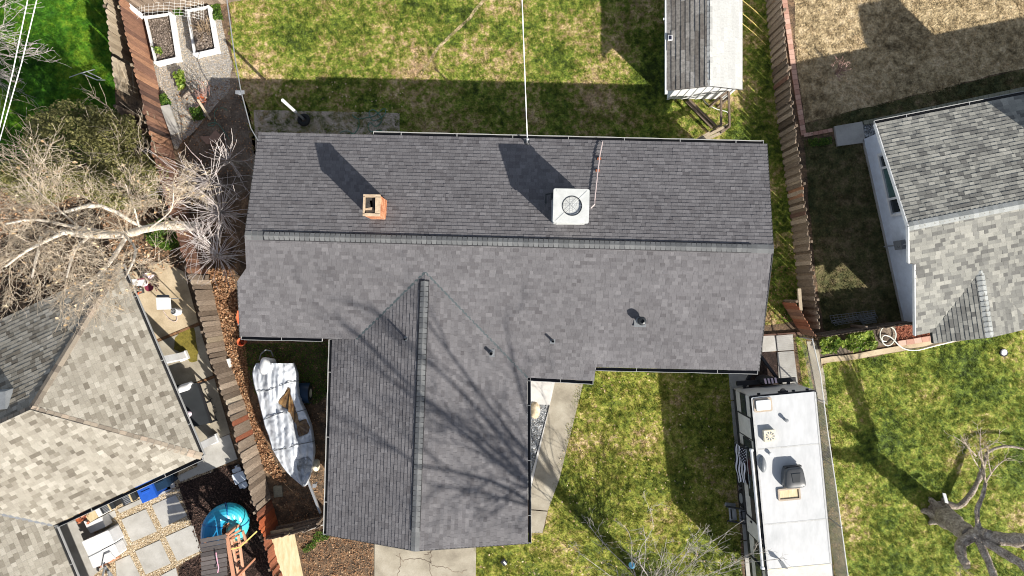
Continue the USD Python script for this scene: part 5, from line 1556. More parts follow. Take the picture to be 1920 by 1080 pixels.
for k in range(9):
    a = k / 9 * 2 * np.pi
    mm.add([c + [.05 * math.cos(a), .05 * math.sin(a), .004], c + [.16 * math.cos(a - .2), .16 * math.sin(a - .2), .004], c + [.16 * math.cos(a + .2), .16 * math.sin(a + .2), .004]], [[0, 1, 2]])
mm.build('fan_slots', 'grey_plastic', v, kind='stuff')
for px, py, r, h, mat in ((1472, 787, .05, .17, 'grey_plastic'), (1444, 851, .05, .13, 'white_plastic')):
    c = tv(*tpx(px, py), TZ)
    MB().lathe([(r, 0), (r, h - .05), (r * 1.3, h - .05), (r * 1.3, h), (0, h + .01)], c, 14).build('plumbing_vent', mat, tl)
# rounded black air conditioner
c = tv(*tpx(1484, 892), TZ)
g = []
for zz, sc in ((0, 1.0), (.1, 1.03), (.24, 1.0), (.31, .93), (.345, .8), (.355, .4), (.356, 0.001)):
    th = np.linspace(0, 2 * np.pi, 41)[:-1]
    k = 5.0
    rr = (np.abs(np.cos(th)) ** k + np.abs(np.sin(th)) ** k) ** (-1 / k)
    taper = 1 - .12 * (np.sin(th) * rr)
    g.append([c + r_ * (.37 * sc * math.cos(t) * q * tp_) + f_ * (-.38 * sc * math.sin(t) * q) + [0, 0, zz] for t, q, tp_ in zip(th, rr, taper)])
acu = MB().grid(np.array(g), closed=True).build('air_conditioner', 'ac_shell', tl, smooth=50)
MB().hexa([tv(*(np.array(tpx(1484, 892)) + q), TZ + .345) for q in ((-.2, -.16), (-.2, .2), (.16, .16), (.16, -.12))], [tv(*(np.array(tpx(1484, 892)) + q), TZ + .375) for q in ((-.17, -.13), (-.17, .17), (.13, .13), (.13, -.1))]).build('shroud_ridge', 'dark_plastic', acu)
MB().hexa([tv(*(np.array(tpx(1484, 892)) + q), TZ + .08) for q in ((-.405, -.3), (-.405, .3), (-.37, .3), (-.37, -.3))], [tv(*(np.array(tpx(1484, 892)) + q), TZ + .26) for q in ((-.40, -.3), (-.40, .3), (-.37, .3), (-.37, -.3))]).build('grille', 'black_metal', acu)
# long rounded fridge vent at the roof edge
c0, c1 = tpx(1428, 858), tpx(1431, 882)
g = []
for t in np.linspace(0, 1, 9):
    e = math.sin(math.pi * min(max(t, .02), .98)) ** .35
    p = np.array(c0) * (1 - t) + np.array(c1) * t
    p = p + (np.array(c1) - np.array(c0)) * (t - .5) * .25
    g.append([tv(p[0], p[1] + .13 * e * math.cos(a), TZ + .17 * e * math.sin(a)) for a in np.linspace(0, math.pi, 9)])
MB().grid(np.array(g)).build('fridge_vent', 'grey_plastic', tl, smooth=60)
c = tv(*tpx(1464, 1051), TZ)
MB().tube([c, c + [0, 0, .22]], .02, 6).build('antenna_mast', 'dark_plastic', tl)
MB().hexa([c + [-.2, .12, .22], c + [-.02, .06, .2], c + [.16, -.2, .24], c + [-.06, -.14, .26]], [c + [-.2, .12, .25], c + [-.02, .06, .24], c + [.16, -.2, .27], c + [-.06, -.14, .29]]).build('antenna', 'grey_plastic', tl)
for a in (1.9, 4.6):
    MB().beam(tv(a, .06, TZ + .001), tv(a, W_ - .06, TZ + .001), .05, .006).build('seam', 'roof_sealant', tl)
for b in (.05, W_ - .05):
    MB().beam(tv(.05, b, TZ + .002), tv(acap, b, TZ + .002), .06, .012).build('edge_strip', 'roof_sealant', tl)
# A-frame, jack, gas bottles at the front
h = MB()
fr = lambda a, b, z: tv(a, b, z)
for (a0, b0), (a1, b1) in (((0, .45), (-1.2, 1.18)), ((0, 1.9), (-1.2, 1.18))):
    MB().beam(fr(a0, b0, .62), fr(a1, b1, .62), .1, .14).build('drawbar', 'black_metal', tl)
MB().beam(P(1381, 719, .95), P(1491, 711, .95), .16, .12).build('carrier_bar', 'black_metal', tl)
MB().beam(P(1396, 729, .95), P(1490, 722, .95), .1, .08).build('carrier_bar', 'black_metal', tl)
for q in ((1396, 722), (1478, 716)):
    MB().beam(P(q[0], q[1] - 2, .95), P(q[0], q[1] + 12, .95), .1, .08).build('carrier_arm', 'black_metal', tl)
pc = P(1442, 714, 1.25)
g = []
for zz, sc in ((-.65, .9), (-.2, 1), (-.05, .97), (.0, .85), (.03, .5), (.035, 0.001)):
    th = np.linspace(0, 2 * np.pi, 25)[:-1]
    g.append([pc + r_ * .33 * sc * math.cos(t) + f_ * .16 * sc * math.sin(t) + [0, 0, zz] for t in th])
gb = MB().grid(np.array(g), closed=True).build('gas_bottle_cover', 'black_metal', tl, smooth=50)
for i in range(4):
    b = -.2 + i * .13
    MB().hexa([pc + r_ * b + f_ * (-.1) + [0, 0, .022], pc + r_ * (b + .07) + f_ * (-.1) + [0, 0, .022], pc + r_ * (b + .1) + f_ * .1 + [0, 0, .022], pc + r_ * (b + .03) + f_ * .1 + [0, 0, .022]],
              [pc + r_ * b + f_ * (-.1) + [0, 0, .045], pc + r_ * (b + .07) + f_ * (-.1) + [0, 0, .045], pc + r_ * (b + .1) + f_ * .1 + [0, 0, .045], pc + r_ * (b + .03) + f_ * .1 + [0, 0, .045]]).build('stripe', 'pink_white', gb)
for a in (3.55, 4.35):
    for b in (.12, W_ - .12):
        wv = MB().lathe([(0, -.1), (.34, -.1), (.36, -.05), (.36, .05), (.34, .1), (0, .1)], tv(a, b, .36), 20, axis='x').build('wheel', 'tyre', tl)
        MB().lathe([(0, -.115), (.2, -.11), (.2, .11), (0, .115)], tv(a, b, .36), 14, axis='x').build('rim', 'galvanised', wv)
# folding steps
st = MB()
s0, s1 = tpx(1388, 955, .6)[0], tpx(1390, 979, .6)[0]
for b, z in ((-.02, .55), (-.34, .3)):
    t = MB().hexa([tv(s0, b - .15, z), tv(s1, b - .15, z), tv(s1, b + .13, z), tv(s0, b + .13, z)][::-1][::-1], [tv(s0, b - .15, z + .04), tv(s1, b - .15, z + .04), tv(s1, b + .13, z + .04), tv(s0, b + .13, z + .04)]).build('step', 'galvanised', tl)
    MB().beam(tv(s0 + .06, b - .07, z + .05), tv(s1 - .06, b - .07, z + .05), .05, .02).build('grip', 'black_metal', t)
for a in (s0 - .03, s1 + .03):
    MB().beam(tv(a, -.02, .72), tv(a, -.55, .22), .05, .08).build('step_rail', 'black_metal', tl)
MB().tube([tv(s0 - .05, -.05, 1.0), tv(s0 - .05, -.28, 1.05), tv(s0 + .2, -.3, 1.05), tv(s0 + .25, -.05, 1.0)], .018, 6).build('grab_handle', 'black_metal', tl)
MB().box(P(1369, 946, .06), (.4, .12, .1), -.1).build('block', 'galvanised', tl)
# the striped flag hanging at the trailer
fa0, fa1 = tpx(1384, 836, 1.2)[0], tpx(1392, 903, 1.2)[0]
fp = tv(fa0, -.08, 1.75)
flag = thing('flag', 'dark blue and white striped flag hanging on the trailer side', 'flag', (fp[0], fp[1], 0))
def fpt(u, v):
    """u along the hang (0 top), v across the trailer's length."""
    wv = .05 * math.sin(u * 9 + v * 4) + .04 * math.sin(v * 13 + u * 3)
    return tv(fa0 + (fa1 - fa0) * v + .10 * u * v, -.06 - .10 * u + wv * .6, 1.72 - .95 * u - .10 * math.sin(v * 2.5))
n = 11
for i in range(n):
    g = [[fpt(.04 + (i + k) / n * .96, v) for k in (0, .5, 1.0)] for v in np.linspace(0 if i > 4 else .42, 1, 16)]
    MB().grid(np.array(g)).build('stripe', 'flag_black' if i % 2 == 0 else 'flag_white', flag)
g = [[fpt(.04 + k / n * .96, v) for k in np.linspace(0, 5, 9)] for v in np.linspace(0, .42, 8)]
cn = MB().grid(np.array(g)).build('canton', 'flag_black', flag)
sm = MB()
for i in range(5):
    for j in range(4 + i % 2):
        q = fpt(.08 + i * .085, .05 + j * .085 + (0 if i % 2 else .04)) + [-.012, 0, .012]
        th = np.arange(10) * np.pi / 5
        rr = np.where(np.arange(10) % 2 == 0, .028, .011)
        sm.add(np.vstack([[q], np.column_stack([q[0] + rr * np.cos(th) * .6, q[1] + rr * np.sin(th), q[2] + rr * np.cos(th) * .8])]), [[0, k + 1, (k + 1) % 10 + 1] for k in range(10)])
sm.build('stars', 'flag_white', cn, kind='stuff')
MB().tube([tv(fa0 - .1, -.05, 1.76), tv(fa1 + .1, -.05, 1.76)], .014, 6).build('pole', 'white_metal', flag)

# ---------------------------------------------------------------- the covered boat on its trailer
rows = [(681, 480, 548), (690, 475, 552), (700, 473, 556), (712, 474, 557), (726, 477, 557), (740, 482, 559), (757, 486, 564), (770, 489, 571), (785, 493, 577), (799, 496, 582), (816, 503, 585), (830, 507, 587), (842, 510, 588), (853, 516, 588), (865, 523, 586), (876, 530, 584), (886, 538, 582), (896, 548, 579), (905, 559, 575), (912, 568, 572)]
rows = np.array(rows, float)
yy = np.linspace(681, 912, 110)
Lx, Rx = np.interp(yy, rows[:, 0], rows[:, 1]), np.interp(yy, rows[:, 0], rows[:, 2])
gz = .88
p1 = Polygon(G([(540, 729), (534, 742), (523, 755), (530, 763), (541, 768), (548, 785), (556, 799), (552, 778), (546, 760), (541, 742)], 1.05))
p2 = Polygon(G([(555, 797), (569, 790), (575, 803), (574, 812), (560, 818), (556, 808)], 1.05))
p3 = Polygon(G([(556, 862), (576, 856), (584, 866), (580, 885), (566, 896), (556, 880)], 1.0))
bt = thing('boat', 'motor boat under a white tarpaulin with brown puddles, beside the garage', 'boat', P(535, 790))
nv = 45
S = np.zeros((len(yy), nv + 4, 3))
vv = np.linspace(-1, 1, nv)
for i, (y, l, r) in enumerate(zip(yy, Lx, Rx)):
    u = (y - 681) / 231
    crest = gz + .34 * (1 - u) ** .5 * (1 - .35 * math.sin(u * 5 + .4)) + .10 * math.sin(u * 11) * (1 - u)
    for j, v in enumerate(vv):
        px = (l + r) / 2 + v * (r - l) / 2
        z = gz + (crest - gz) * (1 - abs(v - .12) ** 1.5 if abs(v - .12) < 1 else 0)
        q = P(px, y, z)
        fold = meshkit.fbm(np.array([[q[0] * 5 + v * 2, q[1] * 1.6 - v * 4, 1.0]]), 3, 4)[0] - .5
        z += .24 * fold * (1 - abs(v) ** 4)
        z += .12 * (abs(meshkit.noise(np.array([[q[0] * 7 - q[1] * 5, q[1] * 3 + q[0] * 2, 3.0]]), 8)[0] - .5)) + .02 * (meshkit.noise(np.array([[q[0] * 16 + q[1] * 9, q[1] * 5, 3.0]]), 18)[0] - .5) * (1 - abs(v) ** 6)
        for pp, dz in ((p1, .26), (p2, .26), (p3, .14)):
            dd_ = pp.distance(Point(q[:2]))
            if dd_ < .22:
                z -= dz * (1 - dd_ / .22) ** 2
        S[i, j + 2] = P(px, y, max(z, gz - .12))
    c = S[i, 2 + nv // 2]
    for k, (dz, inn) in enumerate(((.5, .10), (.22, -.005))):
        a = S[i, 2].copy(); a[2] -= dz; a[:2] += unit(c[:2] - a[:2]) * inn
        S[i, k] = a
        b = S[i, nv + 1].copy(); b[2] -= dz; b[:2] += unit(c[:2] - b[:2]) * inn
        S[i, nv + 3 - k] = b
cover = MB().grid(S).build('tarpaulin', 'tarp', bt, smooth=60)
def tarp_z(x, y):
    d = (S[:, 2:-2, 0] - x) ** 2 + (S[:, 2:-2, 1] - y) ** 2
    return S[:, 2:-2, 2].flat[np.argmin(d)]
for pp, mat, nm in ((p1.buffer(.04), 'tarp_water', 'puddle'), (p2.buffer(.04), 'tarp_water', 'puddle'), (p3, 'stained_tarp', 'stain')):
    q = ragged(pp, .012, .08, 3)
    zs = [tarp_z(*c) for c in q.exterior.coords]
    zc = float(np.percentile(zs, 60)) + .01
    if nm == 'puddle':
        MB().sheet(q.buffer(.02), lambda x, y: max(tarp_z(x, y) + .012, zc - .02)).build(nm, mat, cover)
    else:
        v2, f = trimesh.creation.triangulate_polygon(q, engine='earcut')
        tm = trimesh.Trimesh(np.column_stack([v2, np.zeros(len(v2))]), f).subdivide_to_size(.12)
        vv2 = np.array(tm.vertices); vv2[:, 2] = [tarp_z(*c[:2]) + .014 for c in vv2]
        MB().add(vv2, tm.faces).build(nm, mat, cover)
for pts in ([(481, 733), (500, 733), (520, 725), (545, 715), (557, 715)], [(494, 787), (520, 776), (528, 774), (548, 775), (572, 768)], [(514, 845), (540, 840), (555, 834), (587, 828)]):
    a = np.array(pts, float)
    t = np.linspace(0, 1, 22)
    seg = np.concatenate([[0], np.cumsum(np.linalg.norm(np.diff(a, axis=0), axis=1))]); seg /= seg[-1]
    qq = []
    for k in t:
        x, y = np.interp(k, seg, a[:, 0]), np.interp(k, seg, a[:, 1])
        z = tarp_z(*P(x, y, 1.0)[:2]); qq.append(P(x, y, z + .025))
    qq = [qq[0] - [0, 0, .45]] + qq + [qq[-1] - [0, 0, .45]]
    MB().tube(qq, .013, 5).build('strap', 'rope', cover)
# hull below, outboard under its hood
hull = MB()
hs = []
for y, l, r in zip(yy[::3], Lx[::3], Rx[::3]):
    hs.append([P((l + r) / 2 + v * (r - l) / 2 * w, y, z) for v, w, z in ((-1, .97, .62), (-1, .75, .42), (0, .1, .32), (1, .75, .42), (1, .97, .62))])
hull.grid(np.array(hs)).build('hull', 'blue_stucco', bt, smooth=40)
c = P(500, 686, 1.0)
g = []
for i, (zz, sc) in enumerate(((-.5, .8), (-.1, 1.0), (.18, .95), (.3, .75), (.34, .4), (.345, .001))):
    th = np.linspace(0, 2 * np.pi, 21)[:-1]
    rr = 1 + .12 * np.sin(th * 3 + i)
    g.append([c + [.24 * sc * math.cos(t) * q, .33 * sc * math.sin(t) * q, zz] for t, q in zip(th, rr)])
MB().grid(np.array(g), closed=True).build('motor_hood', 'white_plastic', bt, smooth=60)
pr = MB().tube([P(486, 676, .5), P(489, 664, .75), P(498, 656, .8), (P(508, 658, .75)), P(512, 668, .6)], .025, 6)
pr.build('motor_bracket', 'grey_metal', bt)
# boat trailer
btr = thing('boat_trailer', 'boat trailer with white wheel rims and a long grey drawbar', 'trailer', P(575, 760))
MB().beam(P(497, 760, .35), P(576, 745, .35), .08, .08).build('axle', 'grey_metal', btr)
for (a, b) in (((492, 730), (560, 900)), ((556, 712), (578, 900))):
    MB().beam(P(*a, .42), P(*b, .42), .07, .1).build('side_beam', 'grey_metal', btr)
MB().beam(P(575, 895, .45), P(601, 962, .45), .08, .1).build('drawbar', 'galvanised', btr)
MB().tube([P(593, 905, .5), P(594, 905, 1.0)], .03, 8).box(P(590, 910, .75), (.12, .14, .16)).build('winch_post', 'galvanised', btr)
for px in (497, 578):
    cw = P(px, 737, .32)
    wv = MB().lathe([(.15, -.09), (.29, -.09), (.32, -.04), (.32, .04), (.29, .09), (.15, .09)], cw, 22, axis='x').build('wheel', 'tyre', btr)
    MB().lathe([(0, -.07), (.17, -.095), (.17, .095), (.06, .06), (0, .075)], cw, 18, axis='x').build('rim', 'cream_plastic', wv)
    if px > 500:
        ar = np.linspace(-.3, math.pi + .3, 13)
        g = [[cw + [x, .40 * math.cos(a), .42 * math.sin(a)] for x in (-.34, -.15, .10)] for a in ar]
        MB().grid(np.array(g)).build('fender', 'teal_fender', btr, smooth=40) if 'teal_fender' in MAT else MB().grid(np.array(g)).build('fender', 'navy_plastic', btr, smooth=40)
jw = P(593, 872, .35)
MB().lathe([(0, -.1), (.2, -.09), (.24, -.03), (.24, .03), (.2, .09), (0, .1)], jw, 18, axis='x').build('spare_float', 'cream_plastic', btr)
# ---------------------------------------------------------------- planters, furniture, bins, hoses and other small things
def planter(label, q, seed, z=.42):
    a = [P(x, y, z) for x, y in q]
    c = np.mean(a, 0)
    t = thing('planter_box', label, 'planter', (c[0], c[1], 0), None)
    for i in range(4):
        u, v = a[i], a[(i + 1) % 4]
        for k in range(2):
            zz = z * (.25 + .5 * k)
            MB().beam((u[0], u[1], zz), (v[0], v[1], zz), .06, z / 2 - .01, up=(0, 0, 1)).build('board', 'white_paint', t)
        MB().box((u[0], u[1], z / 2), (.09, .09, z + .02), .15).build('corner_post', 'white_paint', t)
    inner = Polygon([p[:2] for p in a]).buffer(-.04)
    MB().prism(inner, .0, z - .14).build('earth', 'soil', t)
    leaves('litter', None, 'straw_litter', inner.buffer(-.05), 1500, .05, seed, z=z - .13, parent=t)
    return inner
planter('white planter box next to the fence, the left one of the pair', [(271, 32), (318, 25), (331, 108), (291, 117)][::-1], 1)
planter('white planter box with dry stems, the right one of the pair', [(350, 19), (390, 12), (404, 92), (364, 101)][::-1], 2)
net = thing('hoop_net', 'white wire net hoops over the upper ends of the planter boxes', 'net', P(328, 20))
m = MB()
c0 = P(330, 22, 0)
def dome(u, v):
    a = math.pi * (.04 + .92 * u)
    return np.array([c0[0] - 1.3 * math.cos(a), c0[1] + (v - .55) * .95, .38 + .62 * math.sin(a) * (1 - .12 * v)])
for i in range(19):
    m.tube([dome(i / 18, v) for v in np.linspace(0, 1, 7)], .004, 3)
for j in range(9):
    m.tube([dome(u, j / 8) for u in np.linspace(0, 1, 22)], .004, 3)
m.build('wires', 'white_cable', net, kind='stuff')
MB().prism(R(G([(300, 199), (317, 196), (335, 247), (320, 253)], .3)), .22, .30).build('stone_slab', 'pale_concrete', label='long pale stone slab lying along the brown fence in the gravel', cat='slab')
fc = thing('folding_chair', 'tan folding chair lying open on the ground by the bare shrubs', 'chair', P(395, 258))
for q, z in (([(374, 256), (392, 255), (401, 268), (387, 270)], .3), ([(392, 257), (404, 243), (416, 256), (402, 267)], .42)):
    MB().prism(R(G(q, z)), z - .05, z).build('cushion', 'tan_cushion', fc)
for q in ((376, 257), (400, 268), (404, 245), (414, 256)):
    x = P(*q, .27); MB().tube([(x[0], x[1], 0), x], .015, 6).build('leg', 'grey_metal', fc)
sk = thing('stake', 'tan wooden stake leaning in the gravel garden beside the bare shrub', 'stake', P(393, 222))
MB().beam(P(394, 224, 0), P(371, 187, 1.15), .07, .05, .8).build('stake', 'fence_pale', sk)
rk = thing('log', 'dark log with its shadow on the gravel near the strappy plant', 'log', P(347, 178))
MB().tube([P(342, 184, .1), P(357, 170, .25)], .07, 8).build('log', 'bark_grey', rk)
po = thing('plant_pot', 'rusty orange pot under the small bare shrub', 'pot', P(383, 188))
MB().lathe([(0, .02), (.13, .02), (.17, .26), (.15, .26), (.13, .2), (0, .2)], P(383, 188), 16).build('pot', 'rusty_red', po)
# white pole in a tyre
pl = thing('pole_in_tyre', 'white pole standing in a black tyre on the gravel pad', 'pole', P(571, 226))
ty = MB()
th = np.linspace(0, 2 * np.pi, 29)[:-1]
g = [[P(571, 226) + [(.17 + .085 * math.cos(a)) * math.cos(t), (.17 + .085 * math.cos(a)) * math.sin(t), .1 + .1 * math.sin(a)] for a in np.linspace(0, 2 * np.pi, 11)] for t in np.append(th, th[0])]
ty.grid(np.array(g)).build('tyre', 'tyre', pl, smooth=60)
MB().lathe([(0, .08), (.14, .08)], P(571, 226), 16).build('fill', 'soil', pl)
pb, pt = P(570, 224, .05), P(530, 188, 2.95)
mid = pb + (pt - pb) * .42
MB().tube([pb, mid], .045, 10).build('pole', 'galvanised', pl)
MB().tube([mid, pt], .058, 10).build('sleeve', 'white_plastic', pl)
hs = thing('hose', 'green hose in loose loops on the gravel pad', 'hose', P(690, 225))
pts = [(637, 250), (645, 246), (655, 247), (662, 251), (668, 246), (673, 234), (672, 224), (665, 220), (660, 214), (668, 221), (685, 221), (700, 218), (710, 211), (722, 204), (723, 210), (712, 222), (700, 226), (693, 217), (693, 209), (700, 206), (708, 212), (716, 224), (712, 232), (703, 237), (694, 230), (690, 238), (697, 247), (712, 244), (718, 250)]
from scipy.interpolate import splprep, splev
def smooth_path(pts, z, n=120, wob=0):
    a = np.array([P(x, y, z) for x, y in pts])
    tck, _ = splprep([a[:, 0], a[:, 1]], s=0, k=3)
    u = np.linspace(0, 1, n)
    x, y = splev(u, tck)
    return np.column_stack([x, y, z + .01 * np.sin(u * 40)])
MB().tube(smooth_path(pts, .04, 160), .016, 6).build('tube', 'hose_green', hs)
h2 = thing('hose', 'thin pale green hose curling past the folding chair', 'hose', P(410, 225))
MB().tube(smooth_path([(426, 208), (415, 202), (405, 206), (402, 220), (402, 234), (395, 236), (390, 234), (400, 230), (412, 236), (420, 246), (430, 262)], .03, 90), .013, 6).build('tube', 'hose_green', h2)
# overhead dark cable with a lamp
cb = thing('overhead_cable', 'dark cable hanging from the house corner over the gravel garden', 'cable', P(484, 262, 2.6))
k = [P(422, -60, 4.4), P(426, 5, 3.9), P(440, 105, 3.2), P(452, 172, 2.9), P(470, 240, 2.65), P(484, 264, 2.6)]
MB().tube(k, .02, 6).build('cable', 'grey_metal', cb)
lm = MB().lathe([(0, -.08), (.07, -.06), (.09, .02), (0, .05)], P(450, 174, 2.86), 10)
lm.box(P(446, 173, 2.88), (.16, .12, .06)).box(P(455, 173, 2.88), (.12, .12, .06)).build('lamp', 'galvanised', cb)
for lab, pts in (('white overhead cable crossing the top left corner, the outer one', [(58, -30, 7.2), (25, 130, 7.0), (-8, 270, 6.9)]), ('white overhead cable crossing the top left corner, the inner one', [(76, -30, 7.2), (40, 120, 7.0), (-4, 275, 6.9)])):
    t = thing('overhead_cable', lab, 'cable', P(*pts[1]))
    MB().tube([P(*q) for q in pts], .015, 6).build('cable', 'white_cable', t)
rack = thing('clothes_rack', 'white wire clothes rack fallen on the lush lawn', 'rack', P(165, 140))
for a, b in (((130, 145), (152, 137)), ((152, 137), (178, 130)), ((152, 137), (182, 150)), ((182, 150), (197, 150)), ((165, 135), (190, 147))):
    MB().tube([P(*a, .25), P(*b, .3)], .016, 6).build('bar', 'white_metal', rack)

# ---------------- the left patio
AX = unit(P(202, 993) - P(152, 1018)); AX[2] = 0
def quadbox(name, mat, q, z0, z1, parent, ch=.02, label=None):
    g = R(G(q, z1)); g = g if g.is_valid else g.convex_hull
    return MB().prism(g.buffer(-ch).buffer(ch), z0, z1).build(name, mat, parent, label=label)
tb = thing('table', 'white folding table at the edge of the beige patio', 'table', P(254, 532))
quadbox('tabletop', 'white_plastic', [(234, 524), (270, 523), (273, 535), (240, 537)], .68, .73, tb)
for q in ((240, 526), (268, 526), (270, 534), (243, 535)):
    x = P(*q, .68); MB().tube([(x[0], x[1], .03), x], .018, 6).build('leg', 'grey_metal', tb)
bx = thing('toy_crate', 'dark crate full of colourful toys under the folding table', 'crate', P(254, 545))
quadbox('crate', 'dark_plastic', [(242, 537), (262, 536), (265, 549), (250, 553)], .03, .28, bx)
r = np.random.default_rng(4)
for i, mt in enumerate(('orange_plastic', 'pink', 'white_plastic', 'pale_blue_plastic', 'orange_plastic', 'dark_plastic', 'pink_white', 'grey_plastic', 'pink')):
    q = P(247 + 15 * r.uniform(), 539 + 10 * r.uniform(), .3)
    MB().box(q, (.1 + .1 * r.uniform(), .08 + .1 * r.uniform(), .1), r.uniform(0, 3)).build('toy', mt, bx)
st = thing('stool', 'round maroon stool on the patio', 'stool', P(290, 538))
MB().lathe([(0, .44), (.17, .44), (.18, .42), (.17, .4), (0, .4)], P(290, 538), 22).build('seat', 'maroon', st)
for a in (0.5, 2.1, 3.6, 5.2):
    MB().tube([P(290, 538, .4) + [.08 * math.cos(a), .08 * math.sin(a), 0], P(290, 538, .03) + [.17 * math.cos(a), .17 * math.sin(a), 0]], .015, 6).build('leg', 'maroon', st)
kc = thing('chair', 'maroon child chair with a white armrest beside the round stool', 'chair', P(282, 529))
q = P(282, 529)
MB().box(q + [0, 0, .34], (.28, .28, .05), .5).build('seat', 'maroon', kc)
MB().beam(q + [-.12, .1, .55], q + [.14, .12, .55], .05, .4, up=(0, 0, 1)).build('backrest', 'maroon', kc)
a = np.linspace(-2.2, .9, 12)
MB().tube(np.column_stack([q[0] + .04 + .17 * np.cos(a), q[1] + .15 * np.sin(a), np.full(12, .58)]), .025, 7).build('armrest', 'pink_white', kc)
for dx, dy in ((-.11, -.11), (.11, -.11), (.11, .11), (-.11, .11)):
    MB().tube([q + [dx, dy, .03], q + [dx, dy, .34]], .018, 6).build('leg', 'maroon', kc)
pk = thing('baby_seat', 'pale pink baby seat behind the maroon chair', 'baby seat', P(278, 518))
g = [[P(278, 518, .2) + [.2 * math.cos(t) * s * (1 + .2 * math.sin(3 * t)), .15 * math.sin(t) * s, zz] for t in np.linspace(0, 2 * np.pi, 19)[:-1]] for s, zz in ((.8, -.17), (1, 0), (.9, .1), (.5, .06), (.2, .12), (.001, .12))]
MB().grid(np.array(g), closed=True).build('shell', 'pink_white', pk, smooth=40)
gr = thing('griddle', 'white square cooking stand with a gas hose on the patio', 'griddle', P(305, 570))
quadbox('lid', 'white_plastic', [(292, 558), (317, 558), (318, 580), (294, 581)], .82, .95, gr, .03)
quadbox('shelf', 'galvanised', [(294, 553), (316, 553), (317, 559), (294, 559)], .74, .78, gr)
for q in ((294, 560), (316, 560), (316, 579), (296, 579)):
    x = P(*q, .82); MB().tube([(x[0], x[1], .03), x], .018, 6).build('leg', 'grey_metal', gr)
MB().tube(smooth_path([(306, 582), (312, 592), (322, 601), (330, 602), (332, 596), (326, 588), (322, 580)], .06, 50), .013, 6).build('gas_hose', 'copper_pipe', gr)
gb = thing('gas_bottle', 'round white gas bottle beside the cooking stand', 'gas bottle', P(335, 584))
MB().lathe([(.12, .03), (.15, .06), (.155, .3), (.13, .38), (.06, .42), (0, .42)], P(336, 584), 22).build('tank', 'white_plastic', gb, smooth=40)
MB().lathe([(.09, .4), (.09, .5), (.08, .5), (.08, .41)], P(336, 584), 16).lathe([(0, .5), (.03, .5), (.035, .42)], P(336, 584), 8).build('collar', 'galvanised', gb)
for lab, x, y in (('white square porch column by the algae stain', 347, 667), ('white square porch column above the white slab', 404, 822)):
    t = thing('porch_column', lab, 'column', P(x, y))
    MB().box(P(x, y) + [0, 0, 1.22], (.26, .26, 2.44), .4).build('shaft', 'white_paint', t)
    MB().box(P(x, y) + [0, 0, .1], (.34, .34, .2), .4).build('plinth', 'white_paint', t)
bd = thing('daybed', 'black ribbed outdoor daybed with a white bolster under the eave', 'daybed', P(362, 765))
q0, q1, q2, q3 = P(352, 722, .5), P(370, 718, .5), P(394, 793, .5), P(360, 806, .5)
n = 22
for i in range(n):
    t = (i + .5) / n
    a, b = q0 + (q3 - q0) * t, q1 + (q2 - q1) * t
    MB().beam([a[0] - .45, a[1], .48], b, .085, .05).build('slat', 'dark_plastic', bd)
for a, b in ((q1, q2),):
    MB().beam(a + [.05, 0, 0], b + [.05, 0, 0], .06, .1).build('frame', 'black_metal', bd)
    for t in (0.02, .5, .98):
        c = a + (b - a) * t + [.05, 0, 0]; MB().beam((c[0], c[1], .03), c, .06, .06).build('leg', 'black_metal', bd)
g = []
for t in np.linspace(0, 1, 9):
    e = min(1, (math.sin(math.pi * np.clip(t, .03, .97)) * 2.5)) ** .5
    c = P(332, 731, .6) * (1 - t) + P(360, 722, .6) * t
    g.append([c + [.05 * math.cos(a), .17 * e * math.cos(a), .13 * e * math.sin(a)] for a in np.linspace(0, 2 * np.pi, 13)])
MB().grid(np.array(g)).build('bolster', 'white_plastic', bd, smooth=60)
bl = thing('ball', 'small white ball with a dark mark on the black daybed', 'ball', P(354, 776, .6))
MB().lathe([(.11 * math.sin(a), -.11 * math.cos(a)) for a in np.linspace(0, math.pi, 11)], P(354, 776, .63), 18).build('ball', 'pink_white', bl, smooth=60)
rb = thing('reed_screen', 'rolled out tan reed screen beside the black daybed', 'screen', P(382, 765))
r = np.random.default_rng(9)
for i in range(6):
    o = r.normal(0, 3, 4)
    MB().tube([P(371 + i * 1.6 + o[0] * .4, 737, .08 + .04 * (i % 3)), P(380 + i * 1.7 + o[1] * .3, 765, .1), P(389 + i * 1.4, 795 + o[2] * .5, .08)], .022, 6).build('reed', 'plywood' if i % 2 else 'fence_pale', rb)
for i, (a, b) in enumerate((((384, 731), (390, 744)), ((394, 749), (400, 763)), ((402, 774), (406, 789)))):
    t = thing('metal_stake', ('dark metal stake lying nearest the daybed frame', 'dark metal stake lying in the middle of the grey patio field', 'dark metal stake lying nearest the white slab')[i], 'stake', P(*a))
    MB().tube([P(*a, .05), P(*b, .05)], .012, 6).build('rod', 'black_metal', t)
    MB().tube([P(a[0], a[1], .05), P(a[0] + 4, a[1] - 2, .05)], .012, 6).tube([P(b[0], b[1], .05), P(b[0] + 4, b[1] + 1, .05)], .012, 6).build('hook', 'black_metal', t)
# pale blue bench
be = thing('bench', 'pale blue plastic bench with three pads on the mulch beside the fence', 'bench', P(452, 895))
for q, z in (([(434, 881), (449, 875), (453, 882), (437, 888)], .3), ([(434, 891), (455, 883), (462, 899), (442, 910)], .42), ([(446, 909), (461, 902), (465, 911), (450, 917)], .3)):
    quadbox('pad', 'pale_blue_plastic', q, z - .06, z, be, .04)
    x = P(sum(a for a, _ in q) / 4, sum(b for _, b in q) / 4, z)
    MB().box((x[0], x[1], z / 2 - .03), (.1, .3, z - .06), .35).build('leg', 'pale_blue_plastic', be)
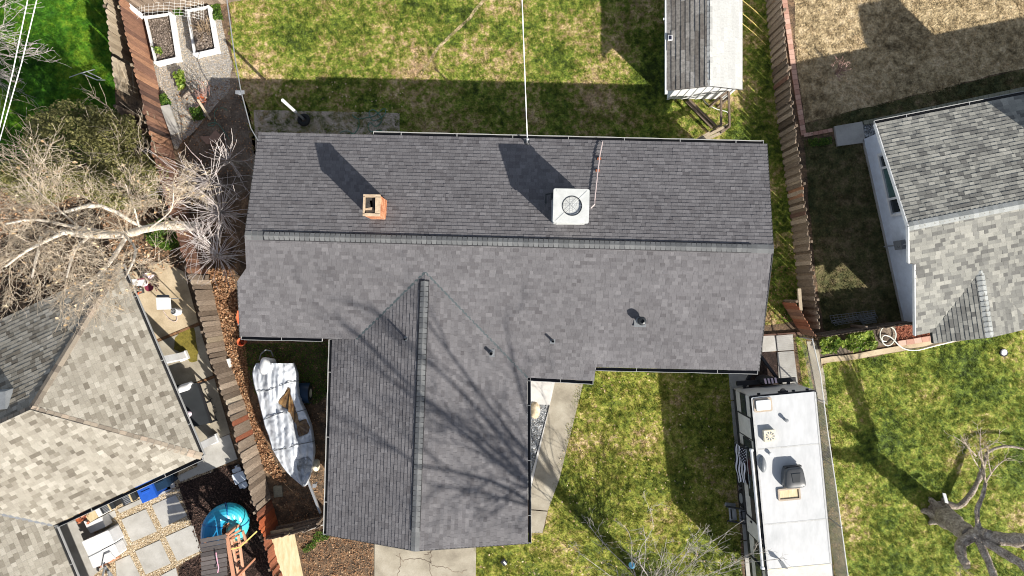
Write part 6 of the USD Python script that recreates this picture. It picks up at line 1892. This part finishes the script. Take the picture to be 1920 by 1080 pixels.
# bins and tool boards along the beige house
def bin_(name, label, mat, px, py, w, d, h, rz):
    t = thing(name, label, 'bin', P(px, py))
    c = P(px, py, h); c[2] = 0
    co, si = math.cos(rz), math.sin(rz)
    def rc(w, d, z):
        return [c + [(i * w / 2) * co - (j * d / 2) * si, (i * w / 2) * si + (j * d / 2) * co, z] for i, j in ((-1, -1), (1, -1), (1, 1), (-1, 1))]
    MB().hexa(rc(w * .78, d * .78, .05), rc(w * .95, d * .95, h - .08)).build('bin_body', mat, t)
    l = MB().hexa(rc(w * 1.03, d * 1.05, h - .08), rc(w * .98, d, h + .02)).build('lid', mat, t)
    MB().hexa(rc(w * .6, d * .12, h + .02), rc(w * .56, d * .1, h + .045)).build('handle', mat, l)
    for s in (-1, 1):
        MB().lathe([(0, -.04), (.11, -.04), (.11, .04), (0, .04)], c + [si * -s * d * .0 + co * s * w * .4, si * s * w * .4, .12], 12, axis='x').build('wheel', 'tyre', t)
    return t, c, rc
t, c, rc = bin_('wheelie_bin', 'blue recycling bin under the eave of the beige house', 'blue_plastic', 274, 921, .62, .72, 1.0, .42)
tm = meshkit.text_mesh('RECYCLE', .06, .003)
b = tm.bounds.mean(0); tm.apply_translation(-b); tm.apply_transform(trimesh.transformations.rotation_matrix(.42, [0, 0, 1])); tm.apply_translation(c + [.08, -.14, 1.025])
bin_('wheelie_bin', 'dark navy bin with a rounded lid behind the blue one', 'navy_plastic', 301, 904, .5, .55, .9, .42)
for i, (lab, q) in enumerate((('black tool rack with steel hand tools, nearest the blue bin', [(224, 933), (250, 921), (257, 936), (232, 949)]), ('black tool rack with scissors, next to the white cabinet', [(185, 950), (209, 938), (217, 952), (193, 964)]))):
    cc = np.mean([P(*x, .9) for x in q], 0)
    t = thing('tool_rack', lab, 'tool rack', (cc[0], cc[1], 0))
    quadbox('tray', 'dark_plastic', q, .8, .86, t, .01)
    a, b, c3, d3 = [P(*x, .87) for x in q]
    for k in range(5):
        u = (k + .7) / 6
        s = d3 + (a - d3) * u + (b - a) * .18; e = d3 + (a - d3) * u + (b - a) * .62
        MB().beam(s + [0, 0, .02], e + [0, 0, .02], .035, .02).build('tool', 'galvanised', t)
    MB().beam(a + (b - a) * .68 + [0, 0, .03], d3 + (c3 - d3) * .68 + [0, 0, .03], .05, .04).build('bar', 'plywood', t)
    MB().box((cc[0], cc[1], .42), (.45, .25, .76), .42).build('stand', 'dark_plastic', t)
cbn = thing('cabinet', 'white low cabinet with a cream tray beside the tool rack', 'cabinet', P(183, 965))
quadbox('body', 'white_paint', [(176, 953), (184, 949), (192, 966), (185, 970)], .03, .85, cbn)
quadbox('tray', 'plywood', [(158, 964), (176, 954), (184, 970), (168, 980)], .5, .55, cbn)
quadbox('panel', 'white_paint', [(156, 976), (168, 981), (190, 969), (198, 988), (170, 1000), (163, 990)], .03, .5, cbn)
pt = thing('plant_pot', 'rust brown dried plant in a pot beside the white cabinet', 'pot', P(160, 966))
MB().lathe([(0, .03), (.12, .03), (.15, .4), (.13, .4), (0, .36)], P(160, 966), 14).build('pot', 'rusty_red', pt)
leaves('foliage', None, 'red_chip', None, 0, .12, 3, pts=np.array([P(160, 966, .5) + np.random.default_rng(i).normal(0, .09, 3) for i in range(70)]), parent=pt, tilt=1.0)
# white covered sofa
sf = thing('patio_sofa', 'white covered patio sofa on the stepping slabs', 'sofa', P(190, 1028))
for nm, q, z in (('seat_cover', [(153, 1016), (203, 994), (215, 1018), (166, 1043)], .78), ('seat_cover', [(166, 1045), (215, 1020), (224, 1040), (204, 1054), (175, 1066)], .66)):
    quadbox(nm, 'white_plastic', q, .12, z, sf, .05)
MB().beam(P(166, 1044, .74), P(190, 1032, .74), .05, .06).build('crease', 'grey_plastic', sf)
MB().tube([P(192, 1062, .68), P(197, 1040, .70), P(206, 1036, .70), P(216, 1048, .68)], .03, 6).build('cover_fold', 'white_plastic', sf)
for a, b in (((160, 1018), (206, 996)), ((186, 1064), (224, 1044))):
    MB().beam(P(*a, .12), P(*b, .12), .06, .1).build('frame', 'red_cedar', sf)
sc = thing('patio_chair', 'white folded chair frame at the bottom of the stepping slabs', 'chair', P(200, 1075))
for a, b in (((197, 1062), (190, 1090)), ((197, 1062), (214, 1085)), ((203, 1070), (206, 1095))):
    MB().beam(P(*a, .8), P(*b, .3), .06, .05).build('frame', 'grey_plastic', sc)

# ---------------- slide and playset
sl = thing('tube_slide', 'teal blue spiral tube slide on the dark mulch', 'slide', P(425, 975))
path = np.array([P(398, 1022, 1.55), P(396, 1002, 1.5), P(399, 984, 1.4), P(411, 968, 1.25), P(427, 961, 1.1), P(441, 964, .95), P(449, 974, .78), P(449, 986, .6), P(444, 995, .45)])
tck, _ = splprep(path.T, s=0, k=3)
for i in range(4):
    u = np.linspace(i / 4, (i + 1) / 4 - .004, 10)
    q = np.array(splev(u, tck)).T
    MB().tube(q, .36, 20, np.repeat(np.linspace(.15 + i * .22, .15 + (i + 1) * .22, 10), 20), cap=False).build('tube_section', 'teal_plastic', sl)
    e = np.array(splev([(i + 1) / 4 - .008, (i + 1) / 4 + .004 if i < 3 else 1.0], tck)).T
    if i < 3:
        MB().tube(e, .385, 20, .05, cap=False).build('flange', 'teal_plastic', sl)
e = np.array(splev([.985, 1.0], tck)).T
MB().tube(e, .40, 20, .9, cap=False).build('flange', 'teal_plastic', sl)
pg = thing('playset', 'cedar playset with a dark slatted roof and a ladder', 'playset', P(415, 1050))
RA, RB, RC = P(376, 1010, 2.3), P(424, 1001, 2.3), P(380, 1130, 2.0)
n = 14
for i in range(n):
    a = RA + (RC - RA) * (i + .5) / n; b = RB + (RC - RA) * (i + .5) / n
    MB().beam(a + [0, 0, .02 * (i % 2)], b + [0, 0, .02 * (i % 2)], .145, .03, float(np.random.default_rng(i).uniform())).build('roof_slat', 'play_roof', pg)
for q in ((425, 1003), (436, 1090), (384, 1015)):
    x = P(*q, 2.15); MB().beam((x[0], x[1], 0), x, .1, .1, .5).build('post', 'red_cedar', pg)
MB().beam(P(425, 1003, 2.1), P(441, 1100, 2.1), .1, .1, .6).build('beam', 'red_cedar', pg)
for a, b in (((434, 1010), (452, 1100)), ((447, 1003), (460, 1100))):
    MB().beam(P(*a, 1.45), P(*b, .9), .07, .1, .8).build('ladder_rail', 'red_cedar', pg)
for i in range(9):
    t = i / 9
    a = P(434, 1010, 1.45) * (1 - t) + P(452, 1100, .9) * t; b = P(447, 1003, 1.45) * (1 - t) + P(460, 1100, .9) * t
    MB().beam(a, b, .07, .04, .2 + .6 * ((i * 7) % 5) / 5).build('rung', 'red_cedar', pg)
for a, b, z in (((428, 1008), (452, 993), 1.5), ((426, 1000), (438, 992), 1.6), ((431, 1022), (446, 1032), 1.4), ((455, 995), (462, 1018), 1.2), ((443, 1024), (463, 1014), 1.2)):
    MB().beam(P(*a, z), P(*b, z), .07, .08, .7).build('brace', 'red_cedar', pg)
quadbox('deck', 'plywood', [(428, 1006), (436, 1000), (444, 1022), (432, 1026)], 1.2, 1.25, pg)
ro = thing('pink_cord', 'pale pink cord hanging over the dark slatted roof', 'cord', P(406, 1050, 2.3))
MB().tube([P(405, 1036, 2.36), P(406, 1044, 2.36), P(408, 1056, 2.34), P(410, 1064, 2.33), P(408, 1074, 2.32)], .018, 6).build('cord', 'pink', ro)
ys = thing('strap', 'yellow strap stretched from the playset to the fence', 'strap', P(455, 1015, 1.4))
MB().beam(P(432, 1030, 1.5), P(450, 1026, 1.5), .05, .02).beam(P(450, 1026, 1.5), P(482, 996, 1.5), .05, .02).build('strap', 'yellow_strap', ys)

# ---------------- beside the garage
pw = thing('plywood_sheet', 'pale new plywood sheet leaning on the red stained fence', 'plywood', P(530, 1040))
g = [P(503, 997, .95), P(549, 989, .95), P(572, 1100, .9), P(530, 1110, .9)]
MB().hexa([q - [0, 0, .04] for q in g[::-1]], g[::-1]).build('sheet', 'plywood', pw)
wb = thing('gutter_length', 'white length of gutter propped against the garage wall', 'gutter', P(590, 985, .5))
MB().beam(P(570, 992, .5), P(614, 976, .75), .22, .04).build('channel', 'white_metal', wb)
for sg in (-1, 1):
    n3 = np.array([.34, .94, 0]) * .11 * sg
    MB().beam(P(570, 992, .54) + n3, P(614, 976, .79) + n3, .015, .1).build('lip', 'white_metal', wb)
MB().prism(R(G([(513, 912), (517, 910), (529, 910), (531, 930), (515, 932)])), 0, .07).build('stepping_stone', 'paver', label='rough grey green stepping stone in the shade beside the fence', cat='stone')
bs = thing('buckets', 'orange bucket standing at the corner of the grey roof', 'bucket', P(452, 640))
MB().lathe([(.12, .0), (.15, .3), (.165, .3), (.165, .33), (.145, .33), (.11, .02), (0, .02)], P(458, 640), 20).build('bucket', 'orange_plastic', bs)
bw = thing('wheelbarrow', 'orange wheelbarrow tray half hidden under the west eave', 'wheelbarrow', P(452, 600))
g = [[P(449, 594, .5) + [.24, 0, 0] + [.30 * math.cos(t) * s, .42 * math.sin(t) * s, zz] for t in np.linspace(0, 2 * np.pi, 25)[:-1]] for s, zz in ((1.05, .12), (1.0, .12), (.75, -.1), (.001, -.12))]
MB().grid(np.array(g), closed=True).build('tray', 'orange_plastic', bw)
MB().tube([P(446, 610, .3), P(452, 575, .5)], .02, 6).build('handle', 'grey_metal', bw)
MB().lathe([(0, -.04), (.16, -.04), (.16, .04), (0, .04)], P(452, 615, .17), 16, axis='x').build('wheel', 'tyre', bw)
wt = thing('white_post', 'short white board against the grey fence near the boat stern', 'board', P(428, 682))
MB().box(P(428, 681, .15), (.16, .34, .3), .2).build('board', 'white_paint', wt)
rbd = thing('rail_board', 'long pale board lying along the foot of the grey fence', 'board', P(400, 585))
MB().beam(P(396, 556, .1), P(411, 610, .1), .07, .12, .9).build('board', 'fence_pale', rbd)

# ---------------- front bed rock, lawn things
rc_ = thing('boulder', 'tan boulder in the grey stone bed by the front path', 'rock', P(1004, 768))
sp = trimesh.creation.icosphere(3)
v = np.array(sp.vertices); v = v * (1 + .35 * (meshkit.fbm(v * 1.6, 3, 2) - .5))[:, None] * [.2, .34, .2]
MB().add(v + P(1003, 769, .08), sp.faces).build('boulder', 'rock', rc_, smooth=50)
b2 = thing('brick', 'single broken brick on the grey stone bed', 'brick', P(1016, 745))
MB().box(P(1016, 745, .05), (.14, .09, .07), .4, .3).build('brick', 'brick_edge', b2)
bxl = thing('valve_box', 'small dark and white box in the front lawn near the driveway', 'box', P(945, 1054))
MB().box(P(945, 1054, .05), (.2, .2, .1), .7).build('box', 'dark_plastic', bxl)
MB().box(P(947, 1056, .105), (.07, .16, .02), .7).build('cover', 'white_plastic', bxl)
gl = thing('wind_ornament', 'light blue glass ornament hanging in the bare tree at the bottom edge', 'ornament', P(1185, 1058, 1.9))
MB().lathe([(.12 * math.sin(a), -.17 * math.cos(a)) for a in np.linspace(0, math.pi, 12)], P(1185, 1060, 1.8), 16).build('globe', 'light_blue_glass', gl, smooth=60)
MB().tube([P(1185, 1060, 1.95), P(1187, 1068, 2.5)], .006, 4).build('cord', 'black_cable', gl)
# ---------------- right yards
hz = thing('hose', 'long white hose coiled at the plant bed and lying along the kerb', 'hose', P(1670, 640))
pts = [(1662, 640), (1652, 636), (1650, 626), (1656, 614), (1670, 613), (1679, 624), (1676, 640), (1664, 648), (1654, 640), (1656, 630), (1668, 631), (1678, 640), (1692, 652), (1712, 657), (1740, 652), (1775, 643), (1812, 634)]
MB().tube(smooth_path(pts, .09, 140), .024, 7).build('tube', 'hose_white', hz)
sd = thing('sprinkler', 'white round sprinkler disc on the right lawn', 'sprinkler', P(1880, 660))
MB().lathe([(.15, .0), (.16, .08), (.0, .08)], P(1880, 661), 22).build('ring', 'black_metal', sd)
MB().lathe([(0, .11), (.1, .105), (.125, .08), (.125, .05)], P(1880, 660), 22).build('disc', 'white_plastic', sd, smooth=40)
wr = thing('wire_trellises', 'stack of dark wire trellises lying in the shaded side yard', 'trellis', P(1600, 595))
for (a, b, c, d, z) in (((1556, 592), (1640, 582), (1642, 592), (1560, 606), .3), ((1560, 602), (1640, 586), (1646, 596), (1566, 610), .4), ((1612, 600), (1640, 594), (1644, 604), (1618, 608), .5)):
    m = MB()
    A, B_, C_, D3 = P(*a, z), P(*b, z), P(*c, z), P(*d, z)
    for t in np.linspace(0, 1, 4):
        m.tube([A + (D3 - A) * t, B_ + (C_ - B_) * t], .008, 4)
    for t in np.linspace(0, 1, 13):
        m.tube([A + (B_ - A) * t, D3 + (C_ - D3) * t], .008, 4)
    m.build('wire_panel', 'grey_metal', wr)
for i, (a, b) in enumerate((((1434, 12), (1448, 0)), ((1456, 20), (1468, 14)), ((1462, 62), (1474, 52)))):
    pass
rd_ = thing('dry_reeds', 'thin yellow reeds bent over the grass between the shed and the long fence', 'reeds', P(1420, 40))
m = MB()
for a, b in (((1392, 0), (1438, 42)), ((1393, 26), (1430, 60)), ((1392, 44), (1436, 84))):
    m.tube([P(*a, .9), P((a[0] + b[0]) / 2 + 1, (a[1] + b[1]) / 2 - 1, .8), P(*b, .4)], .010, 4)
m.build('reeds', 'yellow_strap', rd_, kind='stuff')
